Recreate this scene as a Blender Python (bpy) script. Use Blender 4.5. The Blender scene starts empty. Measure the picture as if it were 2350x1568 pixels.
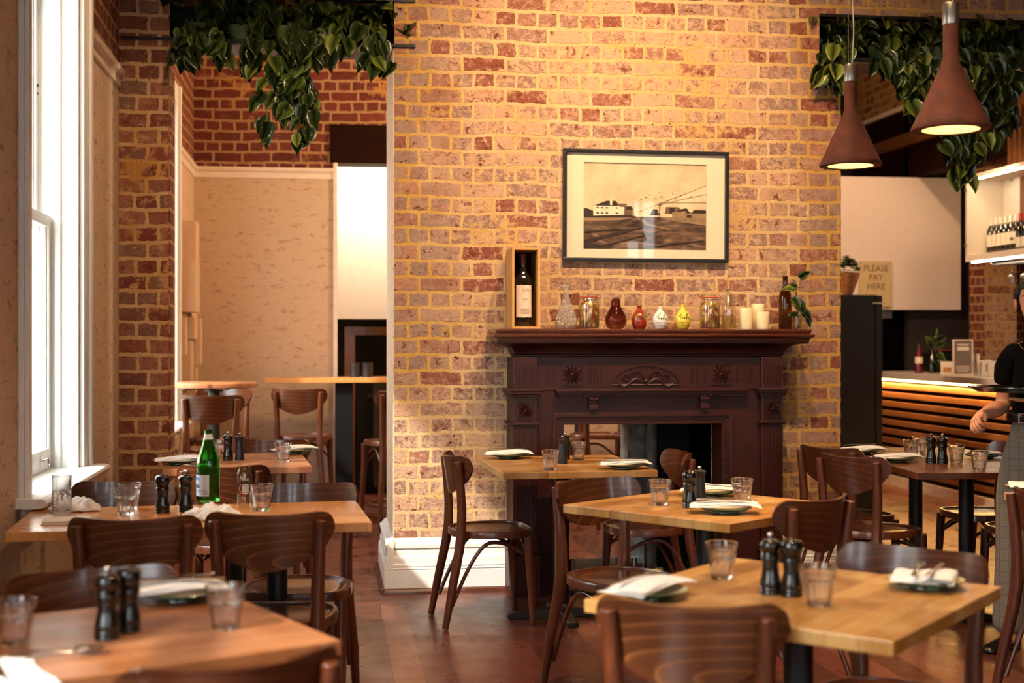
import bpy, bmesh, math, random
from math import sin, cos, pi, radians, sqrt
from mathutils import Vector, Matrix, noise
random.seed(7)
SC = bpy.context.scene
COL = SC.collection
# ------------------------------------------------------------------ camera frame
F, CX, CY, H, TH = 3050.0, 1175.0, 781.0, 1.37, radians(7.8)
CT, ST = cos(TH), sin(TH)
TZ = 0.76                                   # table height
def W(x, d, z=0.0): return Vector((x*CT + d*ST, d*CT - x*ST, z))
def G(px, py, z=TZ):                        # point of a horizontal plane seen at a pixel
    d = (H - z)*F/(py - CY); return W((px - CX)/F*d, d, z)
def onY(px, py, Y):
    a = (px - CX)/F; d = Y/(CT - a*ST); return W(a*d, d, H + (CY - py)/F*d)
def onX(px, py, X):
    a = (px - CX)/F; d = X/(a*CT + ST); return W(a*d, d, H + (CY - py)/F*d)
def heading(phi): return -(radians(phi) + TH)   # phi: 0 faces away from camera, 90 faces right

# ------------------------------------------------------------------ objects
def tag(o, label=None, cat=None, group=None, kind=None):
    if label: o['label'] = label
    if cat: o['category'] = cat
    if group: o['group'] = group
    if kind: o['kind'] = kind
    return o
def empty(name, loc=(0, 0, 0), rz=0.0):
    o = bpy.data.objects.new(name, None); COL.objects.link(o)
    o.empty_display_size = 0.05
    o.location = loc; o.rotation_euler = (0, 0, rz); return o
def thing(name, label, cat, loc=(0, 0, 0), rz=0.0, group=None):
    return tag(empty(name, loc, rz), label, cat, group)
def kids(o): return [c for c in COL.objects if c.parent == o]
def copy_tree(o, parent=None):
    c = o.copy(); COL.objects.link(c); c.parent = parent
    for ch in KIDS.get(o.name, []): copy_tree(ch, c)
    return c
KIDS = {}
PROTO = {}
def place(key, make, loc, rz, label=None, cat=None, group=None, scale=None):
    """first call builds the thing, later calls copy it with its parts"""
    if key not in PROTO:
        o = make(); PROTO[key] = o
    else:
        o = copy_rec(PROTO[key])
    o.location = loc; o.rotation_euler = (0, 0, rz)
    if scale: o.scale = (scale,)*3
    tag(o, label, cat, group); return o
def copy_rec(o, parent=None):
    c = o.copy(); COL.objects.link(c); c.parent = parent
    KIDS[c.name] = []
    for ch in list(KIDS.get(o.name, [])):
        KIDS[c.name].append(copy_rec(ch, c))
    return c

class MB:
    def __init__(self): self.bm = bmesh.new()
    def add(self, verts, faces, mi=0, smooth=None):
        vs = [self.bm.verts.new(v) for v in verts]
        for f in faces:
            try:
                fc = self.bm.faces.new([vs[i] for i in f]); fc.material_index = mi
            except ValueError: pass
        return vs
    def box(self, a, b, mi=0, M=None):
        x0, y0, z0 = a; x1, y1, z1 = b
        v = [Vector(p) for p in ((x0,y0,z0),(x1,y0,z0),(x1,y1,z0),(x0,y1,z0),(x0,y0,z1),(x1,y0,z1),(x1,y1,z1),(x0,y1,z1))]
        if M: v = [M @ p for p in v]
        self.add(v, [(0,3,2,1),(4,5,6,7),(0,1,5,4),(1,2,6,5),(2,3,7,6),(3,0,4,7)], mi); return self
    def cbox(self, c, s, mi=0, M=None):
        return self.box([c[i]-s[i]/2 for i in range(3)], [c[i]+s[i]/2 for i in range(3)], mi, M)
    def tube(self, pts, r, n=10, mi=0, caps=True, flat=1.0):
        """sweep; r number or list; flat scales second axis"""
        pts = [Vector(p) for p in pts]; rs = r if isinstance(r, (list, tuple)) else [r]*len(pts)
        rings = []; up = None
        for i, p in enumerate(pts):
            t = (pts[min(i+1, len(pts)-1)] - pts[max(i-1, 0)]).normalized()
            if up is None:
                up = Vector((0, 0, 1)) if abs(t.z) < 0.9 else Vector((0, 1, 0))
            sx = t.cross(up).normalized(); up = sx.cross(t).normalized()
            rings.append([self.bm.verts.new(p + sx*rs[i]*cos(2*pi*k/n) + up*rs[i]*flat*sin(2*pi*k/n)) for k in range(n)])
        for A, B in zip(rings, rings[1:]):
            for k in range(n):
                f = self.bm.faces.new((A[k], A[(k+1) % n], B[(k+1) % n], B[k])); f.material_index = mi
        if caps:
            f = self.bm.faces.new(rings[0][::-1]); f.material_index = mi
            f = self.bm.faces.new(rings[-1]); f.material_index = mi
        return self
    def lathe(self, prof, n=32, c=(0, 0, 0), mi=0, rf=None, close=False):
        """prof: list of (r,z); rf(angle,i) scales radius"""
        c = Vector(c); rings = []
        for i, (r, z) in enumerate(prof):
            if r < 1e-6: rings.append([self.bm.verts.new(c + Vector((0, 0, z)))]); continue
            ring = []
            for k in range(n):
                a = 2*pi*k/n; q = r*(rf(a, i) if rf else 1)
                ring.append(self.bm.verts.new(c + Vector((q*cos(a), q*sin(a), z))))
            rings.append(ring)
        if close: rings.append(rings[0])
        for A, B in zip(rings, rings[1:]):
            for k in range(n):
                k2 = (k+1) % n
                if len(A) == 1 and len(B) == 1: break
                if len(A) == 1: vs = (A[0], B[k2], B[k])
                elif len(B) == 1: vs = (A[k], A[k2], B[0])
                else: vs = (A[k], A[k2], B[k2], B[k])
                f = self.bm.faces.new(vs); f.material_index = mi
        return self
    def prism(self, outline, a, b, axis='Y', mi=0, M=None):
        """outline of 2D points extruded between a and b along axis"""
        def P(u, v, w):
            p = Vector((u, w, v)) if axis == 'Y' else (Vector((w, u, v)) if axis == 'X' else Vector((u, v, w)))
            return M @ p if M else p
        n = len(outline)
        A = [self.bm.verts.new(P(u, v, a)) for u, v in outline]
        B = [self.bm.verts.new(P(u, v, b)) for u, v in outline]
        fs = [self.bm.faces.new(A), self.bm.faces.new(B[::-1])]
        for k in range(n): fs.append(self.bm.faces.new((A[k], B[k], B[(k+1) % n], A[(k+1) % n])))
        for f in fs: f.material_index = mi
        return self
    def sphere(self, c, r, n=12, mi=0, sc=(1, 1, 1)):
        c = Vector(c); prof = [(sin(pi*i/(n//2+2)), -cos(pi*i/(n//2+2))) for i in range(n//2+3)]
        rings = []
        for q, z in prof:
            if q < 1e-6: rings.append([self.bm.verts.new(c + Vector((0, 0, z*r*sc[2])))])
            else: rings.append([self.bm.verts.new(c + Vector((q*r*sc[0]*cos(2*pi*k/n), q*r*sc[1]*sin(2*pi*k/n), z*r*sc[2]))) for k in range(n)])
        for A, B in zip(rings, rings[1:]):
            for k in range(n):
                k2 = (k+1) % n
                vs = (A[0], B[k2], B[k]) if len(A) == 1 else ((A[k], A[k2], B[0]) if len(B) == 1 else (A[k], A[k2], B[k2], B[k]))
                f = self.bm.faces.new(vs); f.material_index = mi
        return self
    def grid(self, nu, nv, fn, mi=0, cu=False):
        V = [[self.bm.verts.new(fn(i/(nu-1) if not cu else i/nu, j/(nv-1))) for j in range(nv)] for i in range(nu)]
        for i in range(nu if cu else nu-1):
            for j in range(nv-1):
                i2 = (i+1) % nu
                f = self.bm.faces.new((V[i][j], V[i2][j], V[i2][j+1], V[i][j+1])); f.material_index = mi
        return V
    def build(self, name, mat, parent=None, smooth=40, bevel=0, seg=2, loc=None, rz=None, recalc=True, solid=0, sub=0):
        if recalc: bmesh.ops.recalc_face_normals(self.bm, faces=self.bm.faces)
        me = bpy.data.meshes.new(name); self.bm.to_mesh(me); self.bm.free()
        for m in (mat if isinstance(mat, (list, tuple)) else [mat]): me.materials.append(m)
        o = bpy.data.objects.new(name, me); COL.objects.link(o)
        if smooth:
            for p in me.polygons: p.use_smooth = True
            if smooth < 180:
                try: me.set_sharp_from_angle(angle=radians(smooth))
                except Exception: pass
        if solid:
            m = o.modifiers.new('s', 'SOLIDIFY'); m.thickness = solid; m.offset = 0
        if bevel:
            m = o.modifiers.new('b', 'BEVEL'); m.width = bevel; m.segments = seg; m.limit_method = 'ANGLE'; m.angle_limit = radians(35); m.harden_normals = False
        if sub:
            m = o.modifiers.new('u', 'SUBSURF'); m.levels = sub; m.render_levels = sub
        if loc is not None: o.location = loc
        if rz is not None: o.rotation_euler = (0, 0, rz)
        if parent is not None:
            o.parent = parent; KIDS.setdefault(parent.name, []).append(o)
        KIDS.setdefault(o.name, [])
        return o
def struct(o): o['kind'] = 'structure'; return o

def text_mesh(s, size, align='CENTER'):
    cu = bpy.data.curves.new('t', 'FONT'); cu.body = s; cu.size = size; cu.align_x = align; cu.extrude = 0
    cu.resolution_u = 3
    o = bpy.data.objects.new('t', cu); COL.objects.link(o)
    dg = bpy.context.evaluated_depsgraph_get()
    me = bpy.data.meshes.new_from_object(o.evaluated_get(dg))
    bpy.data.objects.remove(o); bpy.data.curves.remove(cu)
    vs = [v.co.copy() for v in me.vertices]; fs = [tuple(p.vertices) for p in me.polygons]
    bpy.data.meshes.remove(me); return vs, fs

# ------------------------------------------------------------------ materials
def C(r, g, b):                              # sRGB 0-255 -> linear
    f = lambda u: (u/255/12.92) if u/255 <= 0.04045 else ((u/255+0.055)/1.055)**2.4
    return (f(r), f(g), f(b), 1)
class Mt:
    def __init__(s, name):
        s.m = bpy.data.materials.new(name); s.m.use_nodes = True
        s.n = s.m.node_tree.nodes; s.l = s.m.node_tree.links
        s.b = s.n['Principled BSDF']; s.out = s.n['Material Output']
    def N(s, t, **k):
        nd = s.n.new(t)
        for a, v in k.items():
            if hasattr(nd, a): setattr(nd, a, v)
        return nd
    def L(s, a, b): s.l.new(a, b)
    def S(s, **k):
        for a, v in k.items():
            nm = a.replace('_', ' ')
            s.b.inputs[nm].default_value = v
        return s
    def coord(s, kind='Object', scale=(1, 1, 1), rot=(0, 0, 0), loc=(0, 0, 0)):
        tc = s.N('ShaderNodeTexCoord'); mp = s.N('ShaderNodeMapping')
        s.L(tc.outputs[kind], mp.inputs['Vector'])
        mp.inputs['Scale'].default_value = scale; mp.inputs['Rotation'].default_value = rot; mp.inputs['Location'].default_value = loc
        return mp.outputs['Vector']
    def noise(s, vec, scale, detail=4, rough=0.55, dist=0.0):
        nd = s.N('ShaderNodeTexNoise'); nd.inputs['Scale'].default_value = scale; nd.inputs['Detail'].default_value = detail
        nd.inputs['Roughness'].default_value = rough; nd.inputs['Distortion'].default_value = dist
        if vec is not None: s.L(vec, nd.inputs['Vector'])
        return nd.outputs['Fac']
    def ramp(s, fac, stops, interp='LINEAR'):
        nd = s.N('ShaderNodeValToRGB'); cr = nd.color_ramp; cr.interpolation = interp
        while len(cr.elements) < len(stops): cr.elements.new(0.5)
        for e, (p, c) in zip(cr.elements, stops):
            e.position = p; e.color = c if isinstance(c, (tuple, list)) else (c, c, c, 1)
        s.L(fac, nd.inputs['Fac']); return nd.outputs['Color']
    def mix(s, fac, a, b, mode='MIX'):
        nd = s.N('ShaderNodeMix', data_type='RGBA', blend_type=mode)
        for sock, v in ((nd.inputs[0], fac), (nd.inputs[6], a), (nd.inputs[7], b)):
            if isinstance(v, bpy.types.NodeSocket): s.L(v, sock)
            else: sock.default_value = v
        return nd.outputs[2]
    def math(s, op, a, b=0.0, clamp=False):
        nd = s.N('ShaderNodeMath', operation=op, use_clamp=clamp)
        for sock, v in ((nd.inputs[0], a), (nd.inputs[1], b)):
            if isinstance(v, bpy.types.NodeSocket): s.L(v, sock)
            else: sock.default_value = v
        return nd.outputs[0]
    def bump(s, h, strength=0.3, dist=0.01):
        nd = s.N('ShaderNodeBump'); nd.inputs['Strength'].default_value = strength; nd.inputs['Distance'].default_value = dist
        s.L(h, nd.inputs['Height']); s.L(nd.outputs['Normal'], s.b.inputs['Normal'])
    def col(s, c): s.L(c, s.b.inputs['Base Color'])
def plain(name, col, rough=0.5, metal=0.0, bump=0, bscale=60, coat=0, var=0.06, **k):
    """plain paint, metal or fabric with slight procedural unevenness"""
    m = Mt(name); m.S(Roughness=rough, Metallic=metal)
    v = m.coord(); f = m.noise(v, 14, 3)
    a = tuple(max(0, x*(1-var*2)) for x in col[:3])+(1,); b = tuple(min(1, x*(1+var*2)) for x in col[:3])+(1,)
    m.col(m.ramp(f, [(0.3, a), (0.7, b)]))
    if bump: m.bump(m.noise(v, bscale, 3), bump, 0.003)
    if coat: m.b.inputs['Coat Weight'].default_value = coat; m.b.inputs['Coat Roughness'].default_value = 0.12
    for a, v in k.items(): m.b.inputs[a.replace('_', ' ')].default_value = v
    return m.m
def emit(name, col, s):
    m = Mt(name); m.S(Base_Color=col, Emission_Color=col, Emission_Strength=s); return m.m
def glass(name, col=(1, 1, 1, 1), rough=0.0, ior=1.45, bump=0, bscale=40):
    m = Mt(name); m.S(Base_Color=col, Roughness=rough, IOR=ior, Transmission_Weight=1.0)
    if bump: m.bump(m.noise(m.coord(), bscale, 2), bump, 0.01)
    return m.m
def thin_glass(name, tint=(0.96, 0.98, 0.97, 1), refl=0.06):
    m = Mt(name); m.n.remove(m.b)
    t = m.N('ShaderNodeBsdfTransparent'); t.inputs['Color'].default_value = tint
    g = m.N('ShaderNodeBsdfGlossy'); g.inputs['Roughness'].default_value = 0.02
    ge = m.N('ShaderNodeNewGeometry'); dt = m.N('ShaderNodeVectorMath', operation='DOT_PRODUCT')
    m.L(ge.outputs['Normal'], dt.inputs[0]); m.L(ge.outputs['Incoming'], dt.inputs[1])
    fr = m.math('ADD', refl*0.6, m.math('MULTIPLY', m.math('POWER', m.math('SUBTRACT', 1.0, m.math('ABSOLUTE', dt.outputs['Value'])), 5.0), 0.6))
    mx = m.N('ShaderNodeMixShader')
    m.L(fr, mx.inputs[0]); m.L(t.outputs[0], mx.inputs[1]); m.L(g.outputs[0], mx.inputs[2])
    m.L(mx.outputs[0], m.out.inputs['Surface']); return m.m

def brick(name, plane, bricks, mortar, ochre, wash=0.5, washcol=C(205, 165, 125), och_amt=0.5, row=0.0862, bump=0.9, edges=None):
    """old re-pointed brickwork: alternate header courses, smeared mortar, remains of limewash;
    edges=(x0,x1): towards these ends the bricks were never washed and are pointed in ochre"""
    m = Mt(name); m.S(Roughness=0.9); m.b.inputs['Specular IOR Level'].default_value = 0.25
    tc = m.N('ShaderNodeTexCoord'); sp = m.N('ShaderNodeSeparateXYZ'); m.L(tc.outputs['Object'], sp.inputs[0])
    cb = m.N('ShaderNodeCombineXYZ')
    m.L(sp.outputs['X' if plane == 'X' else 'Y'], cb.inputs[0]); m.L(sp.outputs['Z'], cb.inputs[1])
    base = cb.outputs[0]
    def nzn(scale, detail):
        nz = m.N('ShaderNodeTexNoise'); nz.inputs['Scale'].default_value = scale; nz.inputs['Detail'].default_value = detail; m.L(base, nz.inputs['Vector']); return nz
    def warp(vec, nd, amt):
        s1 = m.N('ShaderNodeVectorMath', operation='SUBTRACT'); m.L(nd.outputs['Color'], s1.inputs[0]); s1.inputs[1].default_value = (0.5, 0.5, 0.5)
        s2 = m.N('ShaderNodeVectorMath', operation='SCALE'); m.L(s1.outputs[0], s2.inputs[0]); s2.inputs['Scale'].default_value = amt
        s3 = m.N('ShaderNodeVectorMath', operation='ADD'); m.L(vec, s3.inputs[0]); m.L(s2.outputs[0], s3.inputs[1]); return s3.outputs[0]
    wv = warp(warp(warp(base, nzn(14, 2), 0.022), nzn(60, 3), 0.012), nzn(1.7, 1), 0.04)
    b = m.N('ShaderNodeTexBrick'); m.L(wv, b.inputs['Vector']); b.offset = 0.5; b.offset_frequency = 2; b.squash = 0.5; b.squash_frequency = 2
    b.inputs['Scale'].default_value = 1; b.inputs['Brick Width'].default_value = 0.24; b.inputs['Row Height'].default_value = row
    b.inputs['Mortar Size'].default_value = 0.0105; b.inputs['Mortar Smooth'].default_value = 0.15; b.inputs['Bias'].default_value = 0
    b.inputs['Color1'].default_value = (0, 0, 0, 1); b.inputs['Color2'].default_value = (1, 1, 1, 1); b.inputs['Mortar'].default_value = (0.5, 0.5, 0.5, 1)
    fine = m.noise(base, 75, 3, 0.75); mid = m.noise(base, 12, 4, 0.7); big = m.noise(base, 1.6, 3, 0.6)
    rnd = m.ramp(m.math('ADD', b.outputs['Color'], m.math('MULTIPLY', m.math('SUBTRACT', mid, 0.5), 0.5)), [(i/(len(bricks)-1), c) for i, c in enumerate(bricks)])
    bc = m.mix(m.ramp(m.noise(base, 38, 3, 0.8), [(0.44, 0.0), (0.66, 0.62)]), rnd, C(120, 64, 44))
    e = None
    if edges:
        xx = sp.outputs['X' if plane == 'X' else 'Y']; c_, h_ = (edges[0]+edges[1])/2, (edges[1]-edges[0])/2
        e = m.math('DIVIDE', m.math('ABSOLUTE', m.math('SUBTRACT', xx, c_)), h_)
        e = m.math('ADD', e, m.math('MULTIPLY', m.math('SUBTRACT', m.noise(base, 3.2, 3), 0.5), 0.7))
        e = m.ramp(e, [(0.64, 0.0), (0.86, 1.0)])
        zf = m.ramp(m.math('MULTIPLY', sp.outputs[2], 0.5), [(0.42, 0.0), (0.62, 1.0)]); e = m.math('MULTIPLY', e, m.math('MAXIMUM', m.math('GREATER_THAN', xx, c_), zf))
    wf = m.ramp(m.math('ADD', m.math('MULTIPLY', m.noise(base, 24, 4, 0.8), 0.62), m.math('ADD', m.math('MULTIPLY', fine, 0.23), m.math('MULTIPLY', b.outputs['Color'], 0.15))), [(0.56-0.16*wash, 0.0), (0.64-0.16*wash, min(1, 0.35+wash*0.6))])
    if e is not None: wf = m.math('MULTIPLY', wf, m.math('SUBTRACT', 1.0, m.math('MULTIPLY', e, 0.75)))
    bc = m.mix(wf, bc, washcol)
    ch = m.ramp(m.noise(base, 15, 4, 0.8, 0.6), [(0.59, 0.0), (0.63, 0.85)])
    bc = m.mix(ch, bc, C(104, 44, 26))
    of = m.ramp(big, [(0.56-0.25*och_amt, 0.0), (0.74-0.25*och_amt, 1.0)])
    if e is not None: of = m.math('MAXIMUM', m.math('MULTIPLY', of, 0.6), e)
    mc = m.mix(of, mortar, ochre)
    mc = m.mix(m.ramp(fine, [(0.42, 0.0), (0.8, 0.4)]), mc, C(128, 88, 52))
    sm = m.ramp(m.math('ADD', m.math('MULTIPLY', big, 0.5), m.math('MULTIPLY', mid, 0.5)), [(0.55, 0.0), (0.61, 0.85)])
    fac = m.math('MAXIMUM', m.ramp(m.math('ADD', b.outputs['Fac'], m.math('MULTIPLY', m.math('SUBTRACT', mid, 0.5), 0.9)), [(0.3, 0.0), (0.6, 1.0)]), sm)
    col = m.mix(fac, bc, mc)
    pit = m.ramp(m.noise(base, 30, 2, 0.6), [(0.69, 0.0), (0.725, 1.0)])
    edge = m.ramp(b.outputs['Fac'], [(0.05, 0.0), (0.4, 1.0), (0.95, 0.0)])
    crack = m.math('MULTIPLY', edge, m.ramp(mid, [(0.56, 0.0), (0.66, 0.8)]))
    col = m.mix(m.math('MAXIMUM', m.math('MULTIPLY', pit, 0.8), crack), col, C(52, 26, 14))
    m.col(col)
    h = m.math('ADD', m.math('MULTIPLY', m.math('SUBTRACT', 1.0, b.outputs['Fac']), 0.5), m.math('MULTIPLY', m.noise(base, 34, 4, 0.8), 1.0))
    m.bump(h, bump, 0.012); return m.m
def painted_brick(name, plane, col, chip, amount=0.5):
    m = Mt(name); m.S(Roughness=0.7)
    tc = m.N('ShaderNodeTexCoord'); sp = m.N('ShaderNodeSeparateXYZ'); m.L(tc.outputs['Object'], sp.inputs[0])
    cb = m.N('ShaderNodeCombineXYZ'); m.L(sp.outputs['X' if plane == 'X' else 'Y'], cb.inputs[0]); m.L(sp.outputs['Z'], cb.inputs[1])
    base = cb.outputs[0]
    nw = m.N('ShaderNodeTexNoise'); nw.inputs['Scale'].default_value = 18; m.L(base, nw.inputs['Vector'])
    n2 = m.N('ShaderNodeVectorMath', operation='MULTIPLY_ADD'); m.L(nw.outputs['Color'], n2.inputs[0]); n2.inputs[1].default_value = (0.05, 0.05, 0); m.L(base, n2.inputs[2])
    b = m.N('ShaderNodeTexBrick'); m.L(n2.outputs[0], b.inputs['Vector']); b.squash = 0.5; b.squash_frequency = 2
    b.inputs['Scale'].default_value = 1; b.inputs['Brick Width'].default_value = 0.24; b.inputs['Row Height'].default_value = 0.0862
    b.inputs['Mortar Size'].default_value = 0.006; b.inputs['Mortar Smooth'].default_value = 0.8
    mp = m.N('ShaderNodeMapping'); m.L(base, mp.inputs[0]); mp.inputs['Scale'].default_value = (1.0, 2.6, 1)
    st = m.noise(mp.outputs[0], 9, 5, 0.75, 0.3); fine = m.noise(base, 40, 4)
    f = m.ramp(st, [(0.60-0.06*amount, 0.0), (0.69-0.06*amount, 0.75)])
    c1 = m.mix(m.noise(base, 2.0, 3), tuple(x*0.92 for x in col[:3])+(1,), col)
    c2 = m.mix(f, c1, chip)
    f2 = m.ramp(m.noise(base, 17, 3, 0.7), [(0.685, 0.0), (0.72, 0.8)])
    m.col(m.mix(f2, c2, tuple(x*0.45 for x in chip[:3])+(1,)))
    m.bump(m.math('ADD', m.math('MULTIPLY', m.math('SUBTRACT', 1.0, b.outputs['Fac']), 0.16), m.math('ADD', m.math('MULTIPLY', fine, 0.35), m.math('MULTIPLY', st, 0.6))), 0.55, 0.01)
    return m.m
def wood(name, dark, light, axis=0, scale=1.0, rough=0.35, coat=0.3, ring=0.5, contrast=1.0):
    """fine straight grain with some figure, along local axis 0/1/2"""
    m = Mt(name); m.S(Roughness=rough)
    sc = [22*scale]*3; sc[axis] = 1.6*scale
    v = m.coord(scale=tuple(sc)); g = m.noise(v, 3, 3, 0.6, 0.4)
    sc2 = [5*scale]*3; sc2[axis] = 0.8*scale
    g2 = m.noise(m.coord(scale=tuple(sc2)), 1.6, 3, 0.5, 0.8)
    f = m.math('ADD', m.math('MULTIPLY', g, 1-ring*0.5), m.math('MULTIPLY', g2, ring*0.5))
    m.col(m.ramp(f, [(0.5-0.17/contrast, dark), (0.5+0.17/contrast, light)]))
    m.b.inputs['Coat Weight'].default_value = coat; m.b.inputs['Coat Roughness'].default_value = 0.15
    return m.m
def planks(name, tones, width=0.075, length=0.5, rough=0.32, gap=C(60, 35, 15), coat=0.2, swap=False, wear=None, gapw=0.0012, figure=0.55, world=False):
    m = Mt(name)
    tc = m.N('ShaderNodeTexCoord'); sp = m.N('ShaderNodeSeparateXYZ'); m.L(tc.outputs['Object'], sp.inputs[0])
    cb = m.N('ShaderNodeCombineXYZ')
    m.L(sp.outputs['Y' if swap else 'X'], cb.inputs[0]); m.L(sp.outputs['X' if swap else 'Y'], cb.inputs[1])
    b = m.N('ShaderNodeTexBrick'); m.L(cb.outputs[0], b.inputs['Vector']); b.offset = 0.37; b.offset_frequency = 3
    b.inputs['Scale'].default_value = 1; b.inputs['Brick Width'].default_value = length; b.inputs['Row Height'].default_value = width
    b.inputs['Mortar Size'].default_value = gapw; b.inputs['Mortar Smooth'].default_value = 0.1
    b.inputs['Color1'].default_value = (0, 0, 0, 1); b.inputs['Color2'].default_value = (1, 1, 1, 1); b.inputs['Mortar'].default_value = (0.4, 0.4, 0.4, 1)
    mp = m.N('ShaderNodeMapping'); m.L(cb.outputs[0], mp.inputs[0]); mp.inputs['Scale'].default_value = (1.5, 26, 1)
    # shift the grain from plank to plank
    ad = m.N('ShaderNodeVectorMath', operation='ADD'); m.L(mp.outputs[0], ad.inputs[0])
    sc = m.N('ShaderNodeVectorMath', operation='SCALE'); m.L(b.outputs['Color'], sc.inputs[0]); sc.inputs['Scale'].default_value = 13; m.L(sc.outputs[0], ad.inputs[1])
    g = m.noise(ad.outputs[0], 2.2, 4, 0.65, 0.5)
    f = m.math('ADD', m.math('MULTIPLY', b.outputs['Color'], 1-figure), m.math('MULTIPLY', g, figure))
    c = m.ramp(f, [(0.18+0.64*i/(len(tones)-1), t) for i, t in enumerate(tones)])
    big = m.noise(cb.outputs[0], 5, 4, 0.6)
    if wear: c = m.mix(m.ramp(big, [(0.45, 0.0), (0.68, 0.7)]), c, wear)
    c = m.mix(m.math('MULTIPLY', b.outputs['Fac'], 0.5), c, gap)
    m.col(c); m.S(Roughness=rough)
    r = m.ramp(big, [(0.3, rough*0.75), (0.7, min(1, rough*1.5))]); m.L(r, m.b.inputs['Roughness'])
    m.bump(m.math('SUBTRACT', 1.0, b.outputs['Fac']), 0.12, 0.0015)
    m.b.inputs['Coat Weight'].default_value = coat; m.b.inputs['Coat Roughness'].default_value = 0.2
    return m.m
def figured(name, dark, mid, light, cx, squash, rough=0.28, coat=0.35):
    """cathedral-figured veneer for the bent backrests"""
    m = Mt(name); m.S(Roughness=rough)
    v = m.coord(scale=(1.9, 0.2, 6.2), loc=(cx, 0.1, squash))
    w = m.N('ShaderNodeTexWave', wave_type='RINGS', rings_direction='SPHERICAL', wave_profile='SAW'); m.L(v, w.inputs['Vector'])
    w.inputs['Scale'].default_value = 2.0; w.inputs['Distortion'].default_value = 1.6; w.inputs['Detail'].default_value = 3; w.inputs['Detail Scale'].default_value = 0.9; w.inputs['Detail Roughness'].default_value = 0.4
    g = m.noise(m.coord(scale=(3, 20, 90)), 3, 5, 0.6)
    ln = m.ramp(w.outputs['Fac'], [(0.0, 0.5), (0.06, 0.14), (0.72, 0.18), (0.93, 0.45), (1.0, 0.85)])
    f = m.math('ADD', m.math('MULTIPLY', ln, 0.75), m.math('MULTIPLY', g, 0.4))
    m.col(m.ramp(f, [(0.18, dark), (0.42, mid), (0.80, light)]))
    m.b.inputs['Coat Weight'].default_value = coat; m.b.inputs['Coat Roughness'].default_value = 0.12
    return m.m

M = {}
M['brick'] = brick('limewashed_brick', 'X', [C(136, 80, 64), C(164, 116, 96), C(150, 124, 112), C(172, 132, 110), C(138, 118, 108), C(176, 116, 86), C(158, 132, 116), C(124, 68, 56)], C(218, 184, 136), C(198, 154, 80), wash=0.7, washcol=C(206, 168, 136), och_amt=0.35, edges=(0.348, 2.888))
M['brick_pier'] = brick('red_pier_brick', 'X', [C(116, 52, 40), C(146, 86, 62), C(136, 106, 86), C(106, 50, 40), C(154, 98, 72), C(124, 66, 50)], C(206, 166, 120), C(190, 136, 70), wash=0.3, washcol=C(170, 126, 96), och_amt=0.25)
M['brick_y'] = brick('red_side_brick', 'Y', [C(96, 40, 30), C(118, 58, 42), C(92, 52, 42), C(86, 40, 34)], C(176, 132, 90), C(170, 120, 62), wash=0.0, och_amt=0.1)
M['brick_back'] = brick('red_back_brick', 'X', [C(92, 38, 30), C(110, 52, 42), C(82, 34, 30), C(100, 54, 44)], C(170, 132, 94), C(184, 132, 62), wash=-0.35, washcol=C(150, 104, 76), och_amt=0.1)
M['white_brick_x'] = painted_brick('white_painted_brick_x', 'X', C(200, 172, 142), C(156, 110, 80), 0.75)
M['white_brick_y'] = painted_brick('white_painted_brick_y', 'Y', C(212, 184, 154), C(160, 104, 66), 0.75)
M['plaster'] = plain('ceiling_plaster', C(206, 190, 166), 0.85)
M['white_paint'] = plain('white_gloss_paint', C(238, 234, 226), 0.32, var=0.015)
M['cream_paint'] = plain('cream_trim_paint', C(232, 214, 192), 0.45, var=0.03)
M['bulk'] = plain('pale_plasterboard', C(226, 212, 200), 0.7, var=0.01)
M['dark_wall'] = plain('charcoal_wall_paint', C(52, 46, 46), 0.6)
M['black_paint'] = plain('black_paint', C(12, 10, 9), 0.55, Specular_IOR_Level=0.25)
M['soot'] = plain('sooty_render', C(150, 144, 136), 0.95, bump=0.8, bscale=18, var=0.25)
M['black_soot'] = plain('firebox_black', C(16, 14, 13), 0.95)
M['steel_dark'] = plain('dark_steel', C(34, 30, 32), 0.4, 0.5)
M['soffit'] = plain('lintel_soffit_paint', C(96, 72, 62), 0.6)
M['timber_dark'] = wood('dark_stained_timber', C(20, 7, 3), C(38, 14, 7), 0, rough=0.6, coat=0.0)
M['beam'] = wood('brown_beam_timber', C(86, 50, 28), C(120, 74, 42), 1, rough=0.5, coat=0.1)
M['floor'] = planks('jarrah_floorboards', [C(62, 27, 19), C(84, 38, 26), C(104, 52, 37), C(124, 72, 54)], width=0.128, length=2.3, rough=0.30, gap=C(30, 12, 7), coat=0.1, swap=True, gapw=0.0022, figure=0.35)
M['mantel'] = wood('mahogany_mantel', C(40, 12, 7), C(66, 23, 13), 0, rough=0.42, coat=0.0)
M['mantel_v'] = wood('mahogany_pilaster', C(40, 12, 7), C(66, 23, 13), 2, rough=0.42, coat=0.0)
M['mantel_shelf'] = wood('mahogany_shelf', C(64, 26, 14), C(98, 44, 24), 0, rough=0.3, coat=0.4)
M['chair'] = wood('stained_beech', C(62, 27, 12), C(106, 52, 25), 2, rough=0.32, coat=0.3)
M['timber_dark'].node_tree.nodes['Principled BSDF'].inputs['Specular IOR Level'].default_value = 0.05
for k_ in ('mantel', 'mantel_v'): M[k_].node_tree.nodes['Principled BSDF'].inputs['Specular IOR Level'].default_value = 0.34
M['seat'] = wood('stained_ply_seat', C(56, 26, 13), C(104, 54, 28), 1, 0.8, rough=0.25, coat=0.5)
M['back1'] = figured('figured_beech_veneer', C(70, 36, 18), C(98, 53, 27), C(146, 94, 54), -0.18, -4.05)
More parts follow.
